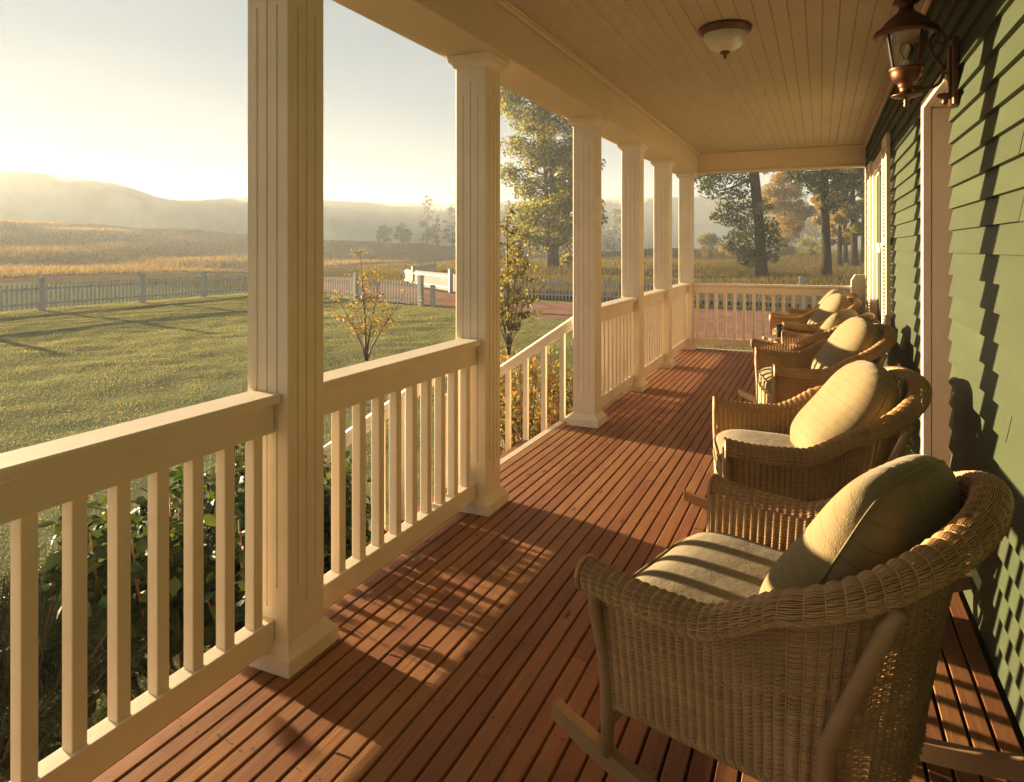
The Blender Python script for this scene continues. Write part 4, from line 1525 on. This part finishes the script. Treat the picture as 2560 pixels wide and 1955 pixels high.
bush('round_bush', 'large round green bush in the meadow left of the leaning trunk', at(1772, 92), 4.0, 3.6, 4200, .16, 'leaf_olive', 61, 'meadow bushes', 34)
bush('round_bush', 'bright yellow bush in the meadow beside the leaning trunk', at(1822, 88), 2.9, 2.4, 2600, .15, 'leaf_gold', 62, 'meadow bushes', 26)
bush('round_bush', 'spreading green bush between the dark trunks in the meadow', at(1968, 84), 3.4, 2.8, 3400, .15, 'leaf_olive', 63, 'meadow bushes', 30)
bush('round_bush', 'dim bush in the meadow left of the straight dark trunk', at(2024, 96), 3.4, 3.0, 2600, .16, 'leaf_cottonwood', 64, 'meadow bushes', 26)
bush('round_bush', 'low brush in the meadow behind the straight dark trunk', at(2056, 92), 2.6, 2.4, 1800, .15, 'leaf_cottonwood', 65, 'meadow bushes', 20)

for k, (u, d_, hh, rad, lab) in enumerate([
        (1536, 200, 14, 4.2, 'lone tree fading in fog between the third and fourth columns'),
        (1068, 235, 18, 3.6, 'tall pale tree fading in fog left of the stair column'),
        (1092, 240, 12, 1.6, 'thin bare tree fading in fog left of the stair column'),
        (1132, 230, 15, 3.2, 'foggy tree partly behind the column before the stairs'),
        (1275, 215, 17, 4.6, 'broad foggy tree just beside the column before the stairs'),
        (1325, 225, 15, 4.2, 'foggy tree behind the tall green cottonwood'),
        (2000, 170, 17, 4.4, 'blue grey foggy tree between the golden tree and straight trunk'),
        (2040, 180, 14, 3.6, 'foggy tree just left of the straight dark trunk'),
        (960, 250, 7, 3.4, 'low foggy tree at the field\'s far edge'),
        (1005, 245, 8, 3.4, 'low rounded foggy tree at the field\'s far edge')]):
    auto_tree('distant_tree', lab, at(u, d_), hh, rad, .3, 2600, .42, 'leaf_far', 'bark', .12, (0, 0), 80 + k, 'trees fading in the fog', 26, 1, 1.0, .97, .32)


# two young trees on the lawn
def sapling(label, base, stems, H, n, leaf, mat, seed, vase=True, mass=.20):
    r = np.random.default_rng(seed)
    bz = float(terrain(*base))
    o = thing('sapling', label, 'tree', (base[0], base[1], bz), 0, 'young trees on the lawn')
    mb = MB(); cl = []
    for (dx, dy, hh, r0) in stems:
        P = [(0, 0, -.05), (dx * .12, dy * .12, hh * .18), (dx * .38, dy * .38, hh * .45), (dx * .75, dy * .75, hh * .75), (dx, dy, hh)]
        mb.tube(P, [r0, r0 * .8, r0 * .6, r0 * .4, r0 * .12], 6)
        P = np.array(P)
        for k in range(max(6, int(hh * 8))):
            f = .32 + .68 * r.random()
            c = np.array([np.interp(f, [0, .2, .45, .75, 1], P[:, j]) for j in range(3)])
            d = r.normal(size=3) * mass * (1.15 - .5 * f); d[2] = abs(d[2]) * .6
            e = c + d
            mb.tube([c, (c + e) / 2 + (0, 0, .01), e], [r0 * .22, r0 * .16, .002], 4)
            cl.append((*e, mass * .52, n / 60))
            cl.append((*(c + d * .5), mass * .5, n / 70))
    mb.build('trunk', M['twig'], o, smooth_=True)
    C = cluster_points(cl, r)
    V, F = leaves(C, leaf, r, .6, .3)
    new_obj('crown', np_mesh('crown', V, F, M[mat]), o)


b1 = px(916, 901, 13.3); b2 = px(1271, 888, 13.9)
R1 = np.array([CS, SN])
def lat(d_, depth=0.0): return (R1[0] * d_ - SN * depth, R1[1] * d_ + CS * depth)
sapling('golden leaved sapling with several spreading stems on the lawn', (b1[0], b1[1]),
        [(*lat(-.14, .1), 2.15, .030), (*lat(.30, -.1), 1.75, .024), (*lat(-.62, .2), 1.28, .020), (*lat(.72, .1), 1.30, .020), (*lat(.02, -.3), 1.5, .020), (*lat(.50, .3), 1.05, .016), (*lat(-.35, .0), 1.0, .015)],
        2.2, 470, .050, 'leaf_orange', 71, True, .24)
sapling('slim upright sapling with olive leaves beside the stair opening', (b2[0], b2[1]),
        [(*lat(-.03, 0), 2.95, .036), (*lat(.42, .15), 2.1, .020), (*lat(-.40, -.1), 2.0, .020), (*lat(.22, -.25), 2.3, .018), (*lat(-.2, .3), 2.4, .018), (*lat(.62, 0), 1.5, .014), (*lat(-.5, .1), 1.35, .014), (*lat(.3, .2), 1.1, .012), (*lat(-.3, .1), 1.0, .012)],
        3.0, 720, .064, 'leaf_olive', 72, True, .24)

# ------------------------------------------------------------------ shrubs close to the porch
def leaf_mesh(L, W, fold, curl, mat):
    ys = [0, .18, .45, .75, 1.0]; ws = [.0, .62, 1.0, .62, .0]
    v = []; f = []
    for y_, w_ in zip(ys, ws):
        zc = -curl * y_ * y_ * L
        v += [(-W / 2 * w_, y_ * L, zc + fold * w_ * W), (0, y_ * L, zc), (W / 2 * w_, y_ * L, zc + fold * w_ * W)]
    for i in range(4):
        a = i * 3
        f += [(a, a + 1, a + 4, a + 3), (a + 1, a + 2, a + 5, a + 4)]
    return MB().add(v, f).mesh('leaf', mat, True)


def big_leaf_shrub(label, base, size, n_obj, n_rest, seed, mat, leaf=(.095, .062), toward=(0, 0), red=True, nstem=26):
    r = np.random.default_rng(seed)
    bz = GZ
    o = thing('leafy_shrub', label, 'shrub', (base[0], base[1], bz), 0, 'broad leaved shrubs below the porch railing')
    sx, sy, sz = size
    mb = MB(); nodes = []
    for k in range(nstem):
        tx, ty = r.uniform(-sx, sx), r.uniform(-sy, sy)
        hh = sz * (.72 + .28 * r.random()) * (1 - .25 * (tx / sx) ** 2 * r.random())
        P = np.array([(tx * .45, ty * .6, 0), (tx * .7, ty * .8, hh * .4), (tx * .92, ty * .95, hh * .75), (tx, ty, hh)])
        mb.tube(P, [.010, .008, .006, .003], 5)
        for j in range(14):
            f = .22 + .78 * r.random()
            c = np.array([np.interp(f, [0, .4, .75, 1], P[:, q]) for q in range(3)])
            nodes.append(c)
    mb.build('stems', M['red_twig' if red else 'twig'], o, smooth_=True)
    nodes = np.array(nodes)
    mes = [leaf_mesh(leaf[0], leaf[1], .18, .25, M[mat]), leaf_mesh(leaf[0] * .8, leaf[1] * .85, .28, .5, M[mat]), leaf_mesh(leaf[0] * 1.15, leaf[1], .1, .1, M[mat])]
    # the largest-showing leaves one by one: on the camera side and near the top
    score = nodes[:, 2] * 1.0 + nodes[:, 0] * .9 + r.normal(0, .25, len(nodes))
    order = np.argsort(-score)
    for k in range(n_obj):
        c = nodes[order[k % len(order)]] + r.normal(0, .02, 3)
        new_obj('leaf', mes[k % 3], o, tuple(c), (r.uniform(-.9, .5), r.uniform(-.7, .7), r.uniform(0, 6.28)))
    # the rest of the foliage as one part
    VV = []; FF = []; nb_ = 0
    tmpl = [(np.array([v.co[:] for v in me.vertices]), np.array([p.vertices[:] for p in me.polygons])) for me in mes]
    for k in range(n_rest):
        c = nodes[r.integers(len(nodes))] + r.normal(0, .05, 3)
        Rm = np.array(Euler((r.uniform(-1.2, .6), r.uniform(-.8, .8), r.uniform(0, 6.28))).to_matrix())
        tv, tf = tmpl[k % 3]
        VV.append(tv @ Rm.T * r.uniform(.6, 1.1) + c); FF.append(tf + nb_); nb_ += len(tv)
    fo = new_obj('foliage', np_mesh('foliage', np.concatenate(VV), np.concatenate(FF), M[mat], True), o)
    fo['kind'] = 'stuff'
    return o


big_leaf_shrub('broad leaved green shrub with reddish stems behind the closest railing', (-3.05, 2.70), (.62, .80, 1.00), 160, 3600, 91, 'leaf_shrub', (.10, .066), nstem=44)
big_leaf_shrub('lower broad leaved shrub behind the railing before the stairs', (-2.50, 2.72), (.34, .55, .95), 60, 2400, 92, 'leaf_shrub', (.085, .055))
big_leaf_shrub('autumn tinted shrub with red twigs beside the far stair handrail', (-2.62, 6.15), (.55, .62, 1.25), 90, 3200, 93, 'leaf_autumn_shrub', (.06, .036), nstem=40)

# dark mugo pine below the closest railing
r_ = np.random.default_rng(95)
mp_ = thing('mugo_pine', 'dark bushy dwarf pine below the railing at the picture\'s left corner', 'shrub', (-3.25, 1.75, GZ))
mb = MB(); NV = []; NF = []; nb_ = 0
for k in range(170):
    an = r_.random() * 6.28; f = r_.random() ** .5
    tip = np.array([.85 * f * math.cos(an), .62 * f * math.sin(an), .30 + .55 * (1 - f * f) * r_.uniform(.6, 1.05)])
    base_ = np.array([tip[0] * .25, tip[1] * .25, .05])
    mb.tube([base_, (base_ + tip) / 2 + (0, 0, -.05), tip], [.012, .009, .004], 5)
    n = 300
    t = r_.random(n) ** .6
    c = base_ + (tip - base_) * (.12 + .88 * t)[:, None] + r_.normal(0, .02, (n, 3))
    d = r_.normal(size=(n, 3)) + np.array([0, 0, .9]) + (tip - base_) * .8; d /= np.linalg.norm(d, axis=1)[:, None]
    s = np.cross(d, r_.normal(size=(n, 3))); s /= np.linalg.norm(s, axis=1)[:, None]
    L_ = r_.uniform(.035, .06, n)[:, None]
    NV.append(np.stack([c - s * .0016, c + s * .0016, c + d * L_], 1).reshape(-1, 3)); NF.append(np.arange(n * 3).reshape(n, 3) + nb_); nb_ += n * 3
mb.build('branches', M['twig'], mp_)
new_obj('foliage', np_mesh('foliage', np.concatenate(NV), np.concatenate(NF), M['pine_needle']), mp_)['kind'] = 'stuff'


# ------------------------------------------------------------------ grass: lawn, meadow, dry field
def blades(C, h_, w_, r, lean=.5):
    n = len(C)
    an = r.random(n) * 6.283
    s = np.stack([np.cos(an), np.sin(an), np.zeros(n)], -1) * (w_ / 2)[:, None]
    ln = r.normal(0, lean, (n, 2))
    tip = C + np.stack([ln[:, 0] * h_, ln[:, 1] * h_, h_], -1)
    V = np.stack([C - s, C + s, tip], 1).reshape(-1, 3)
    return V, np.arange(n * 3).reshape(n, 3)


def in_view(x, y, m=1.12):
    X_ = x * CS + y * SN; Z_ = -x * SN + y * CS
    return (Z_ > .3) & (np.abs(X_) < Z_ * .75 * m + .8)


r_ = np.random.default_rng(7)
# drive outline for masking
dn, df = resample(near, 200), resample(far, 200)
def on_drive(x, y):
    yn = np.interp(x, dn[::-1, 0], dn[::-1, 1]); yf = np.interp(x, df[::-1, 0], df[::-1, 1])
    return (y > yn + .1) & (y < yf - .1)


pts_ = []
n_try = 1000000
x = -1.95 - 23.5 * r_.random(n_try) ** 1.25
y = -2 + 30 * r_.random(n_try)
keep = in_view(x, y) & ~on_drive(x, y) & (y < 27) & (x < -2.0)
x, y = x[keep], y[keep]
x2 = r_.uniform(-6, 2.5, 60000); y2 = r_.uniform(10.2, 16.8, 60000)
k2 = in_view(x2, y2) & ~on_drive(x2, y2)
x = np.r_[x, x2[k2]]; y = np.r_[y, y2[k2]]
clump = .6 + .4 * np.sin(x * 3.1 + 1.1 * np.sin(y * 2.3)) * np.sin(y * 3.7 + x)
hgt = (.010 + .017 * r_.random(len(x)) ** 1.4) * (.85 + .3 * clump)
V, F = blades(np.stack([x, y, terrain(x, y) - .004], -1), hgt, .004 + .0006 * np.hypot(x, y), r_, .6)
tag(new_obj('lawn_grass', np_mesh('lawn_grass', V, F, M['lawn_blade'])), 'short frosty green lawn grass in the yard', 'grass', kind='stuff')

# a few fallen leaves
fl_ = r_.uniform((-16, 3.0), (-3.5, 15.0), (90, 2))
fl_ = fl_[in_view(fl_[:, 0], fl_[:, 1])]
C_ = np.stack([fl_[:, 0], fl_[:, 1], terrain(fl_[:, 0], fl_[:, 1]) + .02], -1)
V, F = leaves(C_, .075, r_, .7)
V.reshape(-1, 4, 3)[:, :, 2] = C_[:, None, 2] + (V.reshape(-1, 4, 3)[:, :, 2] - C_[:, None, 2]) * .25
tag(new_obj('fallen_leaves', np_mesh('fallen_leaves', V, F, M['leaf_orange'])), 'scattered fallen autumn leaves on the lawn', 'leaves', kind='stuff')

n_ = 330000
x = -54 - 125 * r_.random(n_) ** 1.15; y = r_.uniform(-10, 230, n_)
keep = in_view(x, y, 1.05)
x, y = x[keep], y[keep]
patch = np.sin(x * .21 + 2 * np.sin(y * .05)) * np.sin(y * .13 + x * .05)
hgt = (.28 + .40 * r_.random(len(x))) * (.8 + .35 * patch)
V, F = blades(np.stack([x, y, terrain(x, y) - .02], -1), hgt, np.full(len(x), .07) + .0006 * np.hypot(x, y), r_, .45)
tag(new_obj('field_grass', np_mesh('field_grass', V, F, M['field_blade'])), 'tall dry golden grass of the field beyond the road', 'grass', kind='stuff')

n_ = 260000
x = r_.uniform(-46, 12, n_); y = 26.9 + 125 * r_.random(n_) ** 1.6
keep = in_view(x, y, 1.05) & ~on_drive(x, y) & ~((x < -46) & (x > -54))
keep &= (y > 27.2 + np.clip((-12 - x) * .62, 0, 40))
x, y = x[keep], y[keep]
patch = np.sin(x * .31 + 2 * np.sin(y * .09)) * np.sin(y * .23 + x * .07)
hgt = (.20 + .34 * r_.random(len(x))) * (.8 + .45 * patch)
V, F = blades(np.stack([x, y, terrain(x, y) - .02], -1), hgt, np.full(len(x), .035) + .0007 * np.hypot(x, y), r_, .45)
tag(new_obj('meadow_grass', np_mesh('meadow_grass', V, F, M['meadow_blade'])), 'rough greenish gold meadow grass under the far trees', 'grass', kind='stuff')

# ------------------------------------------------------------------ morning haze
hm = bpy.data.materials.new('morning_haze')
hm.use_nodes = True
nt = hm.node_tree
nt.nodes.clear()
ho = nt.nodes.new('ShaderNodeOutputMaterial')
pv = nt.nodes.new('ShaderNodeVolumePrincipled')
pv.inputs['Color'].default_value = (.87, .93, 1.0, 1)
pv.inputs['Density'].default_value = HAZE_DENSITY
pv.inputs['Anisotropy'].default_value = .25
nt.links.new(pv.outputs[0], ho.inputs['Volume'])
hz = MB().box(-522, 425, -245, 425, -22, 41).build('haze', hm)
tag(hz, 'pale golden morning haze over the fields', 'haze', kind='stuff')
